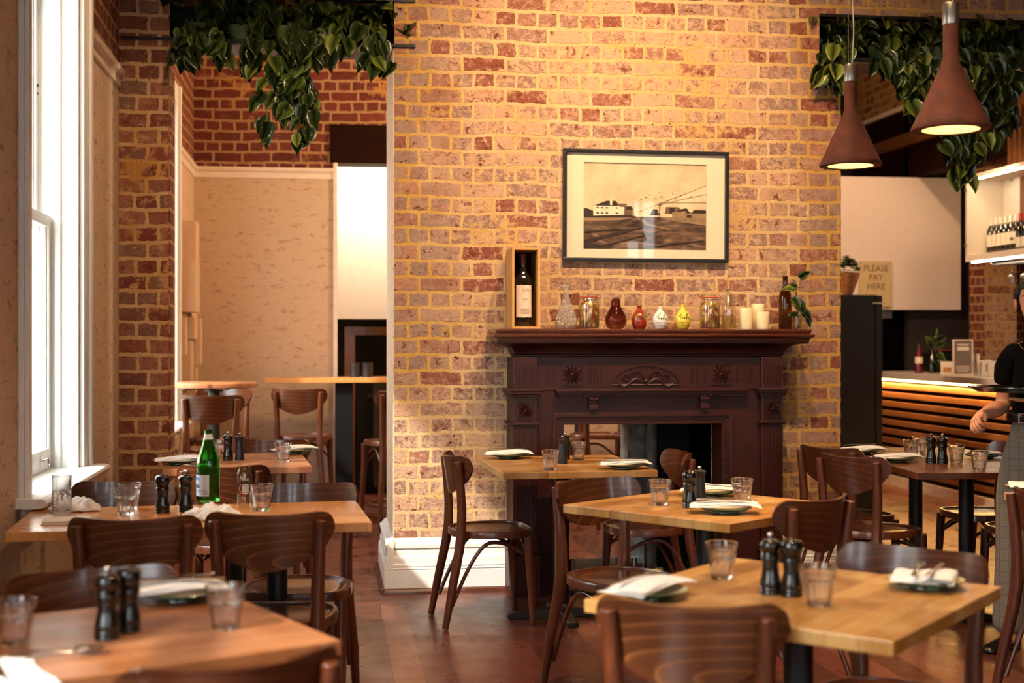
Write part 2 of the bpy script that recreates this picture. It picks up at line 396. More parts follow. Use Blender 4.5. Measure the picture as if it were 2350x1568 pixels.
M['back2'] = figured('plain_beech_veneer', C(54, 25, 12), C(82, 40, 20), C(112, 62, 34), 0.3, -3.85)
M['oak_top'] = planks('worn_oak_top', [C(116, 72, 28), C(152, 100, 42), C(178, 124, 58), C(202, 154, 86)], 0.075, 0.42, 0.34, C(84, 48, 18), 0.2, wear=C(208, 170, 116), figure=0.5)
M['honey_top'] = planks('honey_pine_top', [C(168, 98, 36), C(188, 116, 46), C(206, 136, 62), C(216, 152, 84)], 0.14, 0.9, 0.26, C(130, 72, 24), 0.4)
M['red_top'] = planks('red_timber_top', [C(104, 54, 26), C(132, 74, 38), C(152, 92, 52), C(170, 112, 70)], 0.06, 0.6, 0.36, C(74, 36, 18), 0.25, wear=C(176, 122, 84))
M['dark_top'] = planks('dark_red_top', [C(80, 38, 18), C(108, 54, 27), C(130, 70, 38)], 0.08, 0.7, 0.3, C(50, 22, 12), 0.3)
M['iron'] = plain('black_cast_iron', C(20, 19, 20), 0.42, 0.2)
def clear(name, amt=0.5, col=(1, 1, 1, 1)):
    m = Mt(name); m.S(Base_Color=col, Roughness=0.0, IOR=1.45, Transmission_Weight=1.0)
    t = m.N('ShaderNodeBsdfTransparent'); t.inputs['Color'].default_value = tuple(0.97*x for x in col[:3])+(1,); mx = m.N('ShaderNodeMixShader'); mx.inputs[0].default_value = amt
    m.L(m.b.outputs[0], mx.inputs[1]); m.L(t.outputs[0], mx.inputs[2]); m.L(mx.outputs[0], m.out.inputs['Surface']); return m.m
M['glass'] = clear('clear_tumbler_glass', 0.15)
M['glazing'] = thin_glass('picture_glazing', (0.98, 0.98, 0.97, 1), 0.022)
M['thin'] = thin_glass('thin_jar_glass', (0.97, 0.97, 0.95, 1), 0.10)
M['pane'] = thin_glass('window_glass')
M['green_glass'] = glass('green_bottle_glass', (0.10, 0.62, 0.10, 1))
M['dark_glass'] = plain('dark_bottle_glass', C(20, 16, 10), 0.06, coat=0.5)
def crackle():
    m = Mt('crackle_glass'); m.n.remove(m.b)
    v = m.N('ShaderNodeTexVoronoi', feature='DISTANCE_TO_EDGE'); v.inputs['Scale'].default_value = 95; m.L(m.coord(), v.inputs['Vector'])
    bp = m.N('ShaderNodeBump'); bp.inputs['Strength'].default_value = 1.0; bp.inputs['Distance'].default_value = 0.02; m.L(v.outputs['Distance'], bp.inputs['Height'])
    t = m.N('ShaderNodeBsdfTransparent'); t.inputs['Color'].default_value = (0.99, 0.96, 0.92, 1)
    g = m.N('ShaderNodeBsdfGlossy'); g.inputs['Roughness'].default_value = 0.18; m.L(bp.outputs['Normal'], g.inputs['Normal'])
    d = m.N('ShaderNodeBsdfDiffuse'); d.inputs['Color'].default_value = (1, 0.95, 0.88, 1)
    a = m.N('ShaderNodeMixShader'); m.L(m.ramp(v.outputs['Distance'], [(0.02, 0.30), (0.12, 0.05)]), a.inputs[0]); m.L(t.outputs[0], a.inputs[1]); m.L(d.outputs[0], a.inputs[2])
    b = m.N('ShaderNodeMixShader'); b.inputs[0].default_value = 0.2; m.L(a.outputs[0], b.inputs[1]); m.L(g.outputs[0], b.inputs[2]); m.L(b.outputs[0], m.out.inputs['Surface']); return m.m
M['crackle'] = crackle()
M['pear'] = clear('smoky_rose_glass', 0.55, (0.62, 0.42, 0.38, 1))
M['black_lacquer'] = plain('black_lacquered_wood', C(15, 12, 12), 0.22, coat=0.4)
M['black_satin'] = plain('black_satin_wood', C(24, 22, 22), 0.45)
M['chrome'] = plain('polished_steel', C(210, 206, 200), 0.16, 1.0, var=0.02)
M['brushed'] = plain('brushed_aluminium', C(168, 160, 148), 0.38, 1.0, var=0.04)
M['linen'] = plain('white_linen', C(240, 236, 232), 0.9, bump=0.15, bscale=300, var=0.01)
M['plate'] = plain('green_glazed_stoneware', C(52, 84, 64), 0.25, coat=0.4)
M['plate_in'] = plain('cream_glaze', C(206, 196, 160), 0.25, coat=0.3)
M['copper'] = plain('rusty_copper_concrete', C(100, 46, 24), 0.8, bump=0.3, bscale=50, var=0.16)
M['lamp_in'] = plain('lamp_inner_white', C(255, 236, 196), 0.5, var=0.01)
M['frame_black'] = plain('black_frame_lacquer', C(20, 17, 16), 0.35)
M['mat_board'] = plain('cream_mat_board', C(236, 216, 190), 0.9, var=0.01)
M['pine_box'] = wood('pale_pine_box', C(196, 138, 70), C(222, 166, 96), 2, rough=0.5, coat=0.05)
M['cork'] = plain('cork', C(186, 130, 74), 0.9, bump=0.5, bscale=120, var=0.2)
M['wax'] = plain('ivory_wax', C(244, 222, 176), 0.5, Subsurface_Weight=0.3)
M['leaf'] = None
M['label'] = plain('label_paper', C(232, 214, 194), 0.8, var=0.01)
M['ink'] = plain('dark_ink', C(40, 32, 28), 0.8)
def wicker():
    m = Mt('woven_wicker'); m.S(Roughness=0.8); tc = m.N('ShaderNodeTexCoord'); sp = m.N('ShaderNodeSeparateXYZ'); m.L(tc.outputs['Object'], sp.inputs[0])
    a = m.math('ARCTAN2', sp.outputs[1], sp.outputs[0]); cb = m.N('ShaderNodeCombineXYZ'); m.L(m.math('MULTIPLY', a, 0.09), cb.inputs[0]); m.L(sp.outputs[2], cb.inputs[1])
    b = m.N('ShaderNodeTexBrick'); m.L(cb.outputs[0], b.inputs['Vector']); b.inputs['Scale'].default_value = 1; b.inputs['Brick Width'].default_value = 0.022; b.inputs['Row Height'].default_value = 0.011
    b.inputs['Mortar Size'].default_value = 0.0016; b.inputs['Mortar Smooth'].default_value = 1.0; b.inputs['Color1'].default_value = C(140, 84, 42); b.inputs['Color2'].default_value = C(176, 116, 62); b.inputs['Mortar'].default_value = C(58, 30, 14)
    m.col(b.outputs['Color']); m.bump(m.math('SUBTRACT', 1.0, b.outputs['Fac']), 1.0, 0.006); return m.m
M['wicker'] = wicker()
M['skin'] = plain('skin', C(206, 146, 112), 0.5, var=0.04, Subsurface_Weight=0.1)
M['black_cloth'] = plain('black_jersey', C(9, 6, 6), 0.95, bump=0.2, bscale=200, Specular_IOR_Level=0.1)
M['hair'] = plain('dark_curly_hair', C(44, 30, 22), 0.6, bump=1.0, bscale=60, var=0.3)
M['leather'] = plain('black_leather', C(18, 15, 14), 0.3, coat=0.3)
M['brass'] = plain('gold_jewellery', C(214, 168, 92), 0.25, 1.0)
def leafmat():
    m = Mt('pothos_leaf'); m.S(Roughness=0.32)
    g = m.N('ShaderNodeNewGeometry')
    c = m.ramp(g.outputs['Random Per Island'], [(0.0, C(22, 36, 12)), (0.5, C(38, 54, 18)), (0.82, C(66, 84, 28)), (1.0, C(120, 132, 52))])
    v = m.ramp(m.noise(m.coord(), 55, 3, 0.6, 1.0), [(0.60, 0.0), (0.70, 0.75)])
    m.col(m.mix(v, c, C(176, 178, 96))); m.b.inputs['Coat Weight'].default_value = 0.25
    return m.m
M['leaf'] = leafmat()
M['stem'] = plain('green_stem', C(84, 96, 44), 0.6)
def trousers():
    m = Mt('grey_check_wool'); m.S(Roughness=0.9)
    v = m.coord(); sp = m.N('ShaderNodeSeparateXYZ'); m.L(v, sp.inputs[0])
    a = m.math('PINGPONG', sp.outputs[0], 0.02); b = m.math('PINGPONG', sp.outputs[2], 0.025)
    l = m.math('MAXIMUM', m.math('LESS_THAN', a, 0.0015), m.math('LESS_THAN', b, 0.0012))
    n = m.noise(v, 160, 2)
    c = m.ramp(n, [(0.3, C(104, 94, 82)), (0.7, C(128, 116, 102))])
    m.col(m.mix(m.math('MULTIPLY', l, 0.5), c, C(60, 52, 46))); return m.m
M['trouser'] = trousers()
# ================================================================== SETTING
CEIL = 4.6
XL = -1.11
YW = 7.27                                   # face of the fireplace wall
XP, XR = 0.348, 2.888                       # its two ends
ZL0, ZL1 = 2.985, 3.215                     # planter slot over the openings
RAIL = 2.76
m = MB(); m.box((-1.6, -3.2, -0.12), (8.0, 16.2, 0.0)); struct(m.build('floor', M['floor'], smooth=0))
m = MB(); m.box((-1.6, -3.2, CEIL), (8.0, 16.2, CEIL+0.12)); struct(m.build('ceiling', M['plaster'], smooth=0))

def wall_yz(name, x0, x1, y0, y1, holes, split, mats):
    """wall along Y with rectangular holes (ya,yb,za,zb); material 1 above split"""
    m = MB(); ys = sorted({y0, y1} | {h[0] for h in holes} | {h[1] for h in holes})
    for a, b in zip(ys, ys[1:]):
        zs = [(0, CEIL)]
        for h in holes:
            if h[0] <= a and b <= h[1]: zs = [(0, h[2]), (h[3], CEIL)]
        for z0, z1 in zs:
            for p, q, mi in ((z0, min(z1, split), 0), (max(z0, split), z1, 1)):
                if q - p > 1e-4: m.box((x0, a, p), (x1, b, q), mi)
    return struct(m.build(name, mats, smooth=0))
W1 = (5.10, 6.15, 0.80, 3.08); W2 = (8.45, 9.80, 0.78, 3.08); W_ADDED = (0.3, 2.2, 0.80, 3.08)  # third window is out of view, added and sized for daylight on front tables
wall_yz('wall_left', XL-0.3, XL, -3.2, 14.5, [W1, W2, W_ADDED], RAIL, [M['white_brick_y'], M['brick_y']])
# picture rail on the left wall
def rail_profile(o=0.035):
    return [(0, 0), (0.010, 0.004), (0.014, 0.05), (0.030, 0.062), (0.036, 0.080), (0.030, 0.092), (0, 0.094)]
k = 0
def trim(name_i, build):
    build['kind'] = 'structure'
for (a, b) in ((W1[1]+0.14, YW), (YW+0.23, W2[0]-0.14), (W2[1]+0.14, 11.2)):
    k += 1; m = MB(); m.prism([(XL+u, RAIL-0.05+v) for u, v in rail_profile()], a, b, 'Y')
    struct(m.build('trim_%d' % k, M['cream_paint'], smooth=0))
m = MB(); m.prism([(11.2-u, RAIL-0.05+v) for u, v in rail_profile()], XL, 0.03, 'X'); struct(m.build('trim_4', M['cream_paint'], smooth=0))

def sash_window(idx, w, near_frame=True, lit=True):
    y0, y1, z0, z1 = w
    root = struct(empty('window_%d' % idx, (XL, (y0+y1)/2, z0)))
    L = (y1-y0)/2; HH = z1-z0
    def part(name, mb, mat, **k):
        return mb.build(name, mat, root, **k)
    m = MB()                                              # casing boards with stepped edge
    for sgn in (-1, 1):
        a, b = sorted((sgn*L, sgn*(L+0.135)))
        m.box((0, a, -0.03), (0.022, b, HH+0.135))
        a, b = sorted((sgn*(L+0.085), sgn*(L+0.135))); m.box((0.022, a, -0.03), (0.040, b, HH+0.135))
    m.box((0, -L, HH), (0.022, L, HH+0.135))
    part('window_casing', m, M['white_paint'], smooth=0, bevel=0.004)
    m = MB()                                              # jamb lining
    for sgn in (-1, 1):
        a, b = sorted((sgn*L, sgn*(L-0.022))); m.box((-0.29, a, 0), (0.0, b, HH))
        a, b = sorted((sgn*(L-0.022), sgn*(L-0.036)))
        m.box((-0.10, a, 0), (-0.075, b, HH)); m.box((-0.175, a, 0), (-0.165, b, HH))
    m.box((-0.29, -L, HH-0.022), (0, L, HH))
    part('window_lining', m, M['white_paint'], smooth=0, bevel=0.002)
    m = MB()                                              # stool with rounded nose and apron
    pr = [(-0.29, -0.035), (0.085, -0.035), (0.104, -0.026), (0.110, -0.016), (0.104, -0.004), (0.085, 0.003), (-0.29, 0.003)]
    m.prism(pr, -(L+0.17), L+0.17, 'Y')
    pr = [(0, -0.115), (0.02, -0.11), (0.026, -0.06), (0.05, -0.04), (0.05, -0.035), (0, -0.035)]
    m.prism(pr, -(L+0.09), L+0.13, 'Y')
    part('window_sill', m, M['white_paint'], smooth=0, bevel=0.003)
    def sash(x, za, zb, lifts):
        s = 0.052; li = L-0.024; t = 0.04
        m = MB()
        m.box((x-t/2, -li, za), (x+t/2, -li+s, zb)); m.box((x-t/2, li-s, za), (x+t/2, li, zb))
        bot = 0.095 if lifts else 0.045
        m.box((x-t/2, -li+s, za), (x+t/2, li-s, za+bot)); m.box((x-t/2, -li+s, zb-0.05), (x+t/2, li-s, zb))
        # glazing bead
        for q in (x+t/2-0.012,):
            m.box((q-0.012, -li+s, za+bot), (q, -li+s+0.012, zb-0.05)); m.box((q-0.012, li-s-0.012, za+bot), (q, li-s, zb-0.05))
        o = part('sash', m, M['white_paint'], smooth=0, bevel=0.004)
        m = MB(); m.box((x-0.004, -li+s-0.004, za+bot-0.004), (x, li-s+0.004, zb-0.046))
        m.build('pane', M['pane'], o, smooth=0)
        if lifts:
            for dy in (-0.55*li, 0.55*li):
                m = MB(); m.box((x+t/2, dy-0.014, za+0.03), (x+t/2+0.006, dy+0.014, za+0.075))
                m.tube([(x+t/2+0.004, dy, za+0.055), (x+t/2+0.03, dy, za+0.062), (x+t/2+0.036, dy, za+0.03)], 0.006, 8)
                m.build('sash_lift', M['chrome'], o)
        else:
            m = MB(); m.tube([(x+t/2-0.001, li-s/2, za+0.62), (x+t/2+0.003, li-s/2, za+0.62)], 0.007, 10); m.tube([(x+t/2-0.001, li-s/2, za+0.585), (x+t/2+0.003, li-s/2, za+0.585)], 0.005, 10)
            m.build('sash_bolt', M['black_paint'], o)
    zm = 1.92 - z0
    sash(-0.19, zm-0.045, HH-0.022, False)
    sash(-0.135, 0.0, zm, True)
    return root
sash_window(1, W1); sash_window(2, W2); sash_window(3, W_ADDED)

# brick nib at the left of the arch
m = MB(); m.box((XL, YW, 0), (-0.852, YW+0.23, CEIL)); m.box((-0.8519, YW+0.001, 0), (-0.846, YW+0.229, CEIL), 1); struct(m.build('wall_nib', [M['brick_pier'], M['brick_y']], smooth=0))
# fireplace wall, one thick pier with a see-through firebox
FX0, FX1, FZ = 1.236, 2.133, 0.925
YB = YW + 0.85
m = MB()
m.box((XP, YW, 0), (FX0, YB, CEIL)); m.box((FX1, YW, 0), (XR, YB, ZL0)); m.box((FX1, YW, ZL0), (2.764, YB, ZL1)); m.box((FX1, YW, ZL1), (XR, YB, CEIL))
m.box((FX0, YW, FZ), (FX1, YB, CEIL))
m.box((XP-0.006, YW+0.002, 0), (XP, YB, 2.97), 1)
m.box((XR, YW+0.001, 0), (XR+0.005, YB, ZL0-0.02), 2)
struct(m.build('wall_fireplace', [M['brick'], M['white_brick_y'], M['brick_y']], smooth=0))
# masonry over the two openings
m = MB(); m.box((-0.85, YW, ZL1), (XP, YW+0.28, CEIL)); struct(m.build('wall_over_arch', M['brick'], smooth=0))
m = MB(); m.box((XR, YW, ZL1), (7.0, YW+0.28, CEIL)); struct(m.build('wall_over_bar', M['brick'], smooth=0))
# steel lintels with planter slots
def lintel(i, x0, x1):
    m = MB(); m.box((x0, YW-0.012, ZL0-0.016), (x1, YW+0.28, ZL0)); m.box((x0, YW-0.012, ZL1), (x1, YW+0.05, ZL1+0.016))
    struct(m.build('trim_%d' % i, M['steel_dark'], smooth=0))
    m = MB(); a, b = max(x0, -0.85 if i == 5 else XR), (XP if i == 5 else x1)
    m.box((a, YW, ZL0-0.03), (b, YW+0.275, ZL0-0.0165)); struct(m.build('trim_%d' % (i+1), M['soffit'], smooth=0))
lintel(5, XL+0.01, XP+0.115); lintel(7, 2.764, 7.0)
m = MB(); m.box((-0.85, YW+0.25, ZL0), (XP, YW+0.28, ZL1)); m.box((-0.852, YW+0.006, ZL0), (-0.845, YW+0.26, ZL1)); struct(m.build('wall_slot_left', M['black_paint'], smooth=0))
m = MB(); m.box((2.764, YW+0.25, ZL0), (7.0, YW+0.28, ZL1)); m.box((2.764, YW+0.006, ZL0), (2.77, YW+0.26, ZL1)); struct(m.build('wall_slot_right', M['black_paint'], smooth=0))
# firebox lining: rendered cheek at the back right, open to the room behind on the left
m = MB()
m.box((FX0-0.02, YW+0.02, 0), (FX0+0.0, YB, FZ)); m.box((FX1, YW+0.02, 0), (FX1+0.02, YB, FZ)); m.box((FX0, YW+0.02, FZ-0.02), (FX1, YB, FZ))
m.box((FX0, YW-0.2, 0.001), (FX1, YB, 0.012))
m.box((1.93, YB-0.02, 0), (FX1, YB, FZ))
struct(m.build('wall_firebox', M['black_soot'], smooth=0))
m = MB(); m.grid(20, 24, lambda u, v: Vector((1.785 + 0.085*(1-cos(pi*(0.5+0.5*u)))*1.0 - 0.0 + 0.012*noise.noise(Vector((u*3, v*9, 1.0))), 7.74+0.10 - 0.10*sin(pi*(0.5+0.5*u)) + 0.01*noise.noise(Vector((u*4, v*12, 3.0))), v*(FZ-0.03)+0.012)))
m.box((1.79, 7.86, 0.012), (1.95, YB-0.02, FZ-0.02)); m.box((1.95, 7.75, 0.012), (FX1, 7.86, FZ-0.02), 1)
struct(m.build('wall_firebox_cheek', [M['soot'], M['black_soot']], smooth=60))

# back room
m = MB()
for x0, x1 in ((XL, 0.03), (0.9, 3.4)):
    m.box((x0, 11.2, 0), (x1, 11.45, RAIL), 0); m.box((x0, 11.2, RAIL), (x1, 11.45, CEIL), 1)
m.box((0.03, 11.2, 3.17), (0.9, 11.45, CEIL), 1)
struct(m.build('wall_back', [M['white_brick_x'], M['brick_back']], smooth=0))
m = MB(); m.box((0.0, 11.17, 2.85), (0.93, 11.45, 3.17)); struct(m.build('trim_9', M['timber_dark'], smooth=0, bevel=0.004))
m = MB(); m.box((0.028, 11.17, 0), (0.062, 11.44, 2.85)); m.box((0.87, 11.17, 0), (0.902, 11.44, 2.85)); struct(m.build('trim_10', M['cream_paint'], smooth=0, bevel=0.003))
m = MB(); m.box((XL, 11.175, 0), (0.028, 11.2, 0.17)); struct(m.build('baseboard_back', M['white_paint'], smooth=0, bevel=0.004))
m = MB(); m.box((XL, 7.5, 0), (XL+0.02, 11.2, 0.17)); m.box((XL, -3.0, 0), (XL+0.02, 7.27, 0.17)); struct(m.build('baseboard_left', M['white_paint'], smooth=0, bevel=0.004))
# kitchen seen through the doorway
m = MB(); m.box((-1.4, 14.5, 0), (3.4, 14.6, CEIL)); m.box((3.3, 11.45, 0), (3.4, 14.5, CEIL)); struct(m.build('wall_kitchen', M['dark_wall'], smooth=0))
m = MB(); m.box((-0.6, 12.3, 1.565), (1.6, 12.45, 3.7)); struct(m.build('wall_kitchen_bulkhead', M['bulk'], smooth=0))
m = MB(); m.box((0.14, 12.9, 0), (0.24, 13.0, 1.5)); m.box((0.14, 12.88, 1.42), (1.4, 13.0, 1.5)); struct(m.build('trim_11', M['honey_top'], smooth=0))
# right-hand side behind the bar
m = MB(); m.box((3.4, 14.5, 0), (7.5, 14.6, CEIL)); struct(m.build('wall_far', M['dark_wall'], smooth=0))
m = MB(); m.box((4.0, 12.8, 1.68), (6.37, 13.3, 3.02)); struct(m.build('wall_bar_bulkhead', M['bulk'], smooth=0))
m = MB(); m.box((5.9, 13.0, 0), (7.0, 13.1, CEIL)); struct(m.build('wall_behind_bar', M['dark_wall'], smooth=0))
m = MB(); m.box((5.0, 13.6, 0.0), (5.72, 13.64, 1.62)); struct(m.build('wall_pass_panel', plain('galvanised_panel', C(126, 120, 112), 0.5, 0.3), smooth=0))
m = MB(); m.box((3.0, 13.35, 1.60), (5.88, 13.42, 1.68)); struct(m.build('trim_12', M['white_paint'], smooth=0))
m = MB(); m.box((6.216, 12.0, 0), (6.54, 12.3, CEIL)); m.box((6.211, 12.001, 0), (6.2155, 12.299, CEIL), 1); struct(m.build('wall_pillar', [brick('bar_pillar_brick', 'X', [C(150, 96, 70), C(176, 124, 92), C(128, 74, 56), C(190, 140, 104)], C(204, 164, 116), C(196, 150, 82), wash=0.75, washcol=C(206, 164, 126)), M['brick_y']], smooth=0))
m = MB(); m.box((7.0, -3.2, 0), (7.15, 14.5, CEIL)); struct(m.build('wall_right', [M['brick_y']], smooth=0))
m = MB()                                     # upper wall over the bar: brick, ledge, dark panelling, beam
m.box((5.9, 7.55, 3.80), (6.1, 14.5, CEIL), 0); m.box((5.86, 7.55, 3.755), (6.1, 14.5, 3.80), 1)
m.box((5.9, 7.55, 3.04), (6.1, 14.5, 3.755), 2); m.box((5.83, 7.55, 3.36), (5.9, 14.5, 3.49), 3)
struct(m.build('wall_upper_bar', [brick('upper_bar_brick', 'Y', [C(120, 60, 44), C(150, 100, 72), C(170, 120, 84), C(96, 44, 36)], C(196, 150, 98), C(196, 140, 66), wash=0.7, washcol=C(184, 136, 92)), M['cream_paint'], M['timber_dark'], M['beam']], smooth=0))
m = MB()
for i in range(34):
    y = 7.7 + i*0.09; m.box((5.76, y, 2.79), (5.9, y+0.05, 3.36))
m.box((5.85, 7.6, 2.79), (5.9, 10.77, 3.36), 1)
struct(m.build('trim_13', [M['beam'], M['black_paint']], smooth=0))
# front of the restaurant, behind the photographer: tall street windows
def wall_front():
    m = MB(); xs = [-1.11, 0.0, 0.55, 1.15, 1.7, 3.9, 4.4, 7.0]
    for i, (a, b) in enumerate(zip(xs, xs[1:])):
        if i % 2 == 1: m.box((a, -3.1, 0), (b, -2.95, 0.7)); m.box((a, -3.1, 3.3), (b, -2.95, CEIL))
        else: m.box((a, -3.1, 0), (b, -2.95, CEIL))
    struct(m.build('wall_front', M['white_brick_x'], smooth=0))
    for i, (a, b) in enumerate(((0.0, 0.55), (1.15, 1.7), (3.9, 4.4))):
        r = struct(empty('window_%d' % (i+4), ((a+b)/2, -3.02, 0.7))); w = (b-a)/2
        m = MB(); m.box((-w, -0.03, 0), (-w+0.06, 0.03, 2.6)); m.box((w-0.06, -0.03, 0), (w, 0.03, 2.6)); m.box((-w, -0.03, 0), (w, 0.03, 0.07)); m.box((-w, -0.03, 2.54), (w, 0.03, 2.6)); m.box((-0.025, -0.03, 0), (0.025, 0.03, 2.6))
        m.build('window_frame', M['white_paint'], r, smooth=0)
        m = MB(); m.box((-w+0.05, -0.003, 0.06), (w-0.05, 0.003, 2.55)); m.build('pane', M['pane'], r, smooth=0)
wall_front()
# baseboard of the fireplace wall
def bb_prof():   # (offset out of wall, z)
    return [(0, 0.0), (0.05, 0.0), (0.05, 0.118), (0.046, 0.122), (0.050, 0.126), (0.050, 0.132), (0.044, 0.136), (0.048, 0.140), (0.048, 0.150), (0.040, 0.154),
            (0.040, 0.185), (0.034, 0.20), (0.034, 0.232), (0.040, 0.238), (0.042, 0.256), (0.030, 0.264), (0.022, 0.275), (0.008, 0.288), (0, 0.29)]
m = MB()
m.prism([(YW-u, z) for u, z in bb_prof()], XP-0.05, 0.972, 'X'); m.prism([(YW-u, z) for u, z in bb_prof()], 2.48, XR, 'X')
m.prism([(XP-0.0065-u, z*1.002) for u, z in bb_prof()], YW-0.0495, YB, 'Y')
struct(m.build('baseboard_fireplace', M['white_paint'], smooth=0))
m = MB()
q = [(0.05, 0.0), (0.074, 0.0), (0.072, 0.010), (0.064, 0.019), (0.05, 0.024)]
m.prism([(YW-u, z) for u, z in q], XP-0.074, 0.972, 'X'); m.prism([(XP-0.0065-u, z*1.01) for u, z in q], YW-0.0735, YB, 'Y')
struct(m.build('trim_14', M['chair'], smooth=0))
# world outside the windows
m = MB(); m.box((-7.4, -4, -0.6), (-7.0, 16, 2.6)); m.box((-7.6, -4, 2.6), (-6.9, 16, 2.75)); struct(m.build('wall_neighbour', plain('neighbour_render', C(232, 216, 176), 0.9), smooth=0))
m = MB(); m.box((-14, -14, -0.7), (-1.7, 18, -0.6)); m.box((-14, -14, -0.7), (9, -3.3, -0.6)); struct(m.build('ground_outside', plain('pale_paving', C(190, 184, 172), 0.9), smooth=0))

# ================================================================== FIREPLACE
def fireplace():
    Y0 = 7.03                                # face of the body
    r = thing('fireplace', 'large carved dark mahogany fireplace surround against the brick wall', 'fireplace', (1.71, YW, 0))
    ox, oy = 1.71, YW
    A, AV = M['mantel'], M['mantel_v']
    L = lambda x, y, z: (x-ox, y-oy, z)
    def part(name, mb, mat=None, par=None, **k):
        k.setdefault('smooth', 30); return mb.build(name, mat or A, par or r, **k)
    def box(m, x0, x1, y0, y1, z0, z1): m.box(L(x0, y0, z0), L(x1, y1, z1))
    # shelf: two mouldings
    m = MB(); sx0, sx1 = 0.858, 2.610
    def ring(x0, x1, yf, prof):              # moulding run around front and both ends; prof of (out,z)
        n = len(prof); rows = []
        for (o, z) in prof:
            rows.append([m.bm.verts.new(L(x0-o, YW-0.001, z)), m.bm.verts.new(L(x0-o, yf-o, z)), m.bm.verts.new(L(x1+o, yf-o, z)), m.bm.verts.new(L(x1+o, YW-0.001, z))])
        for a, b in zip(rows, rows[1:]):
            for i in range(3): m.bm.faces.new((a[i], a[i+1], b[i+1], b[i]))
        m.bm.faces.new(rows[0]); m.bm.faces.new(rows[-1][::-1])
    ring(0.878, 2.590, 6.965, [(0.0, 1.365), (0.004, 1.372), (0.004, 1.378), (0.016, 1.384), (0.022, 1.390), (0.026, 1.396), (0.020, 1.402), (0.006, 1.404), (0.006, 1.410), (0.012, 1.416), (0.012, 1.424), (0.004, 1.430)])
    part('shelf', m, M['mantel_shelf'], smooth=50)
    # cornice: cove rising out to the shelf
    m = MB()
    cv = [(-0.118, 1.278), (-0.112, 1.284), (-0.112, 1.290), (-0.104, 1.296)] + [(-0.104+0.088*(1-cos(t*pi/2/8)), 1.296+0.06*sin(t*pi/2/8)*0.9) for t in range(1, 9)] + [(-0.004, 1.352), (0.0, 1.356), (0.0, 1.364)]
    ring(0.878, 2.590, 6.965, cv)
    co = part('cornice', m, smooth=30)
    # frieze body
    m = MB(); box(m, 0.985, 2.445, 7.045, YW, 1.10, 1.28); fr = part('frieze', m, bevel=0.003)
    def flute(m, x, z0, z1, yf, w=0.014):
        # sunk groove rendered as two raised lips around a dark channel
        for s in (-1, 1):
            m.prism([(x+s*w*0.5-ox-0.003, z0), (x+s*w*0.5-ox+0.003, z0), (x+s*w*0.5-ox+0.003, z1), (x+s*w*0.5-ox-0.003, z1)], yf-oy-0.007, yf-oy+0.002, 'Y')
    for px in (1259, 1275, 1355, 1369, 1383, 1588, 1602, 1617, 1694, 1709, 1722):
        m = MB(); flute(m, onY(px, 850, 7.045).x, 1.135, 1.232, 7.045); part('flute', m, AV, fr, smooth=0)
    def rosette(name, par, cx, cz, s, yf):
        m = MB(); M4 = 12
        fx = lambda x, y, z: (x-ox, y-oy, z)
        m.box(fx(cx-s, yf-0.008, cz-s), fx(cx+s, yf, cz-s+0.004)); m.box(fx(cx-s, yf-0.008, cz+s-0.004), fx(cx+s, yf, cz+s))
        m.box(fx(cx-s, yf-0.008, cz-s), fx(cx-s+0.004, yf, cz+s)); m.box(fx(cx+s-0.004, yf-0.008, cz-s), fx(cx+s, yf, cz+s))
        for k in range(12):
            a = 2*pi*k/12; long = s*(1.22 if k % 3 == 0 and False else (1.18 if k % 3 != 0 else 0.92))
            long = s*(1.25 if (k*30) % 90 in (30, 60) and False else 0.95)
            if k % 3 == 0: long = s*0.92
            else: long = s*1.05
            d = Vector((cos(a), 0, sin(a))); p = Vector((-sin(a), 0, cos(a))); c0 = Vector(fx(cx, yf, cz))
            w = s*0.13
            v = [c0 + d*s*0.12 + Vector((0, -0.004, 0)), c0 + d*long*0.6 + p*w, c0 + d*long*0.6 - p*w, c0 + d*long, c0 + d*long*0.55 + Vector((0, -0.017, 0))]
            m.add(v, [(0, 1, 4), (0, 4, 2), (1, 3, 4), (4, 3, 2)])
        m.sphere(fx(cx, yf-0.006, cz), s*0.17, 10, sc=(1, 0.8, 1))
        return part(name, m, AV, par, smooth=40)
    for px in (1313, 1655): rosette('carved_rosette', fr, onY(px, 850, 7.045).x, 1.184, 0.058, 7.045)
    # lunette carving
    m = MB(); lx = onY(1482, 850, 7.045).x; zb = 1.128; n = 24; R = 0.185
    arch = [(lx-ox+R*cos(pi*i/n), zb+0.105*sin(pi*i/n)) for i in range(n+1)]
    m.tube([(x, 7.045-oy-0.003, z) for x, z in arch], 0.0055, 6)
    m.tube([(lx-ox-R, 7.045-oy-0.003, zb), (lx-ox+R, 7.045-oy-0.003, zb)], 0.005, 6)
    for s in (-1, 1):
        for q, (cx, rr) in enumerate(((0.055, 0.036), (0.108, 0.026))):
            pts = [(lx-ox+s*(cx+rr*(1-t/22)*cos(t*0.45)), 7.045-oy-0.006, zb+0.012+rr*0.9+rr*(1-t/22)*sin(t*0.45)) for t in range(20)]
            m.tube(pts, [0.006*(1-0.6*t/20) for t in range(20)], 6)
        pts = [(lx-ox+s*(0.02+0.13*t), 7.045-oy-0.006, zb+0.012+0.02*sin(t*6)) for t in [i/10 for i in range(11)]]
        m.tube(pts, 0.006, 6)
        m.sphere((lx-ox+s*0.165, 7.045-oy-0.006, zb+0.012), 0.007, 8)
    for k in range(7):
        a = pi*(0.22+0.56*k/6); m.tube([(lx-ox+0.008*cos(a), 7.045-oy-0.006, zb+0.03), (lx-ox+0.022*cos(a)*1.3, 7.045-oy-0.010, zb+0.06), (lx-ox+0.05*cos(a), 7.045-oy-0.006, zb+0.088)], [0.005, 0.007, 0.002], 6)
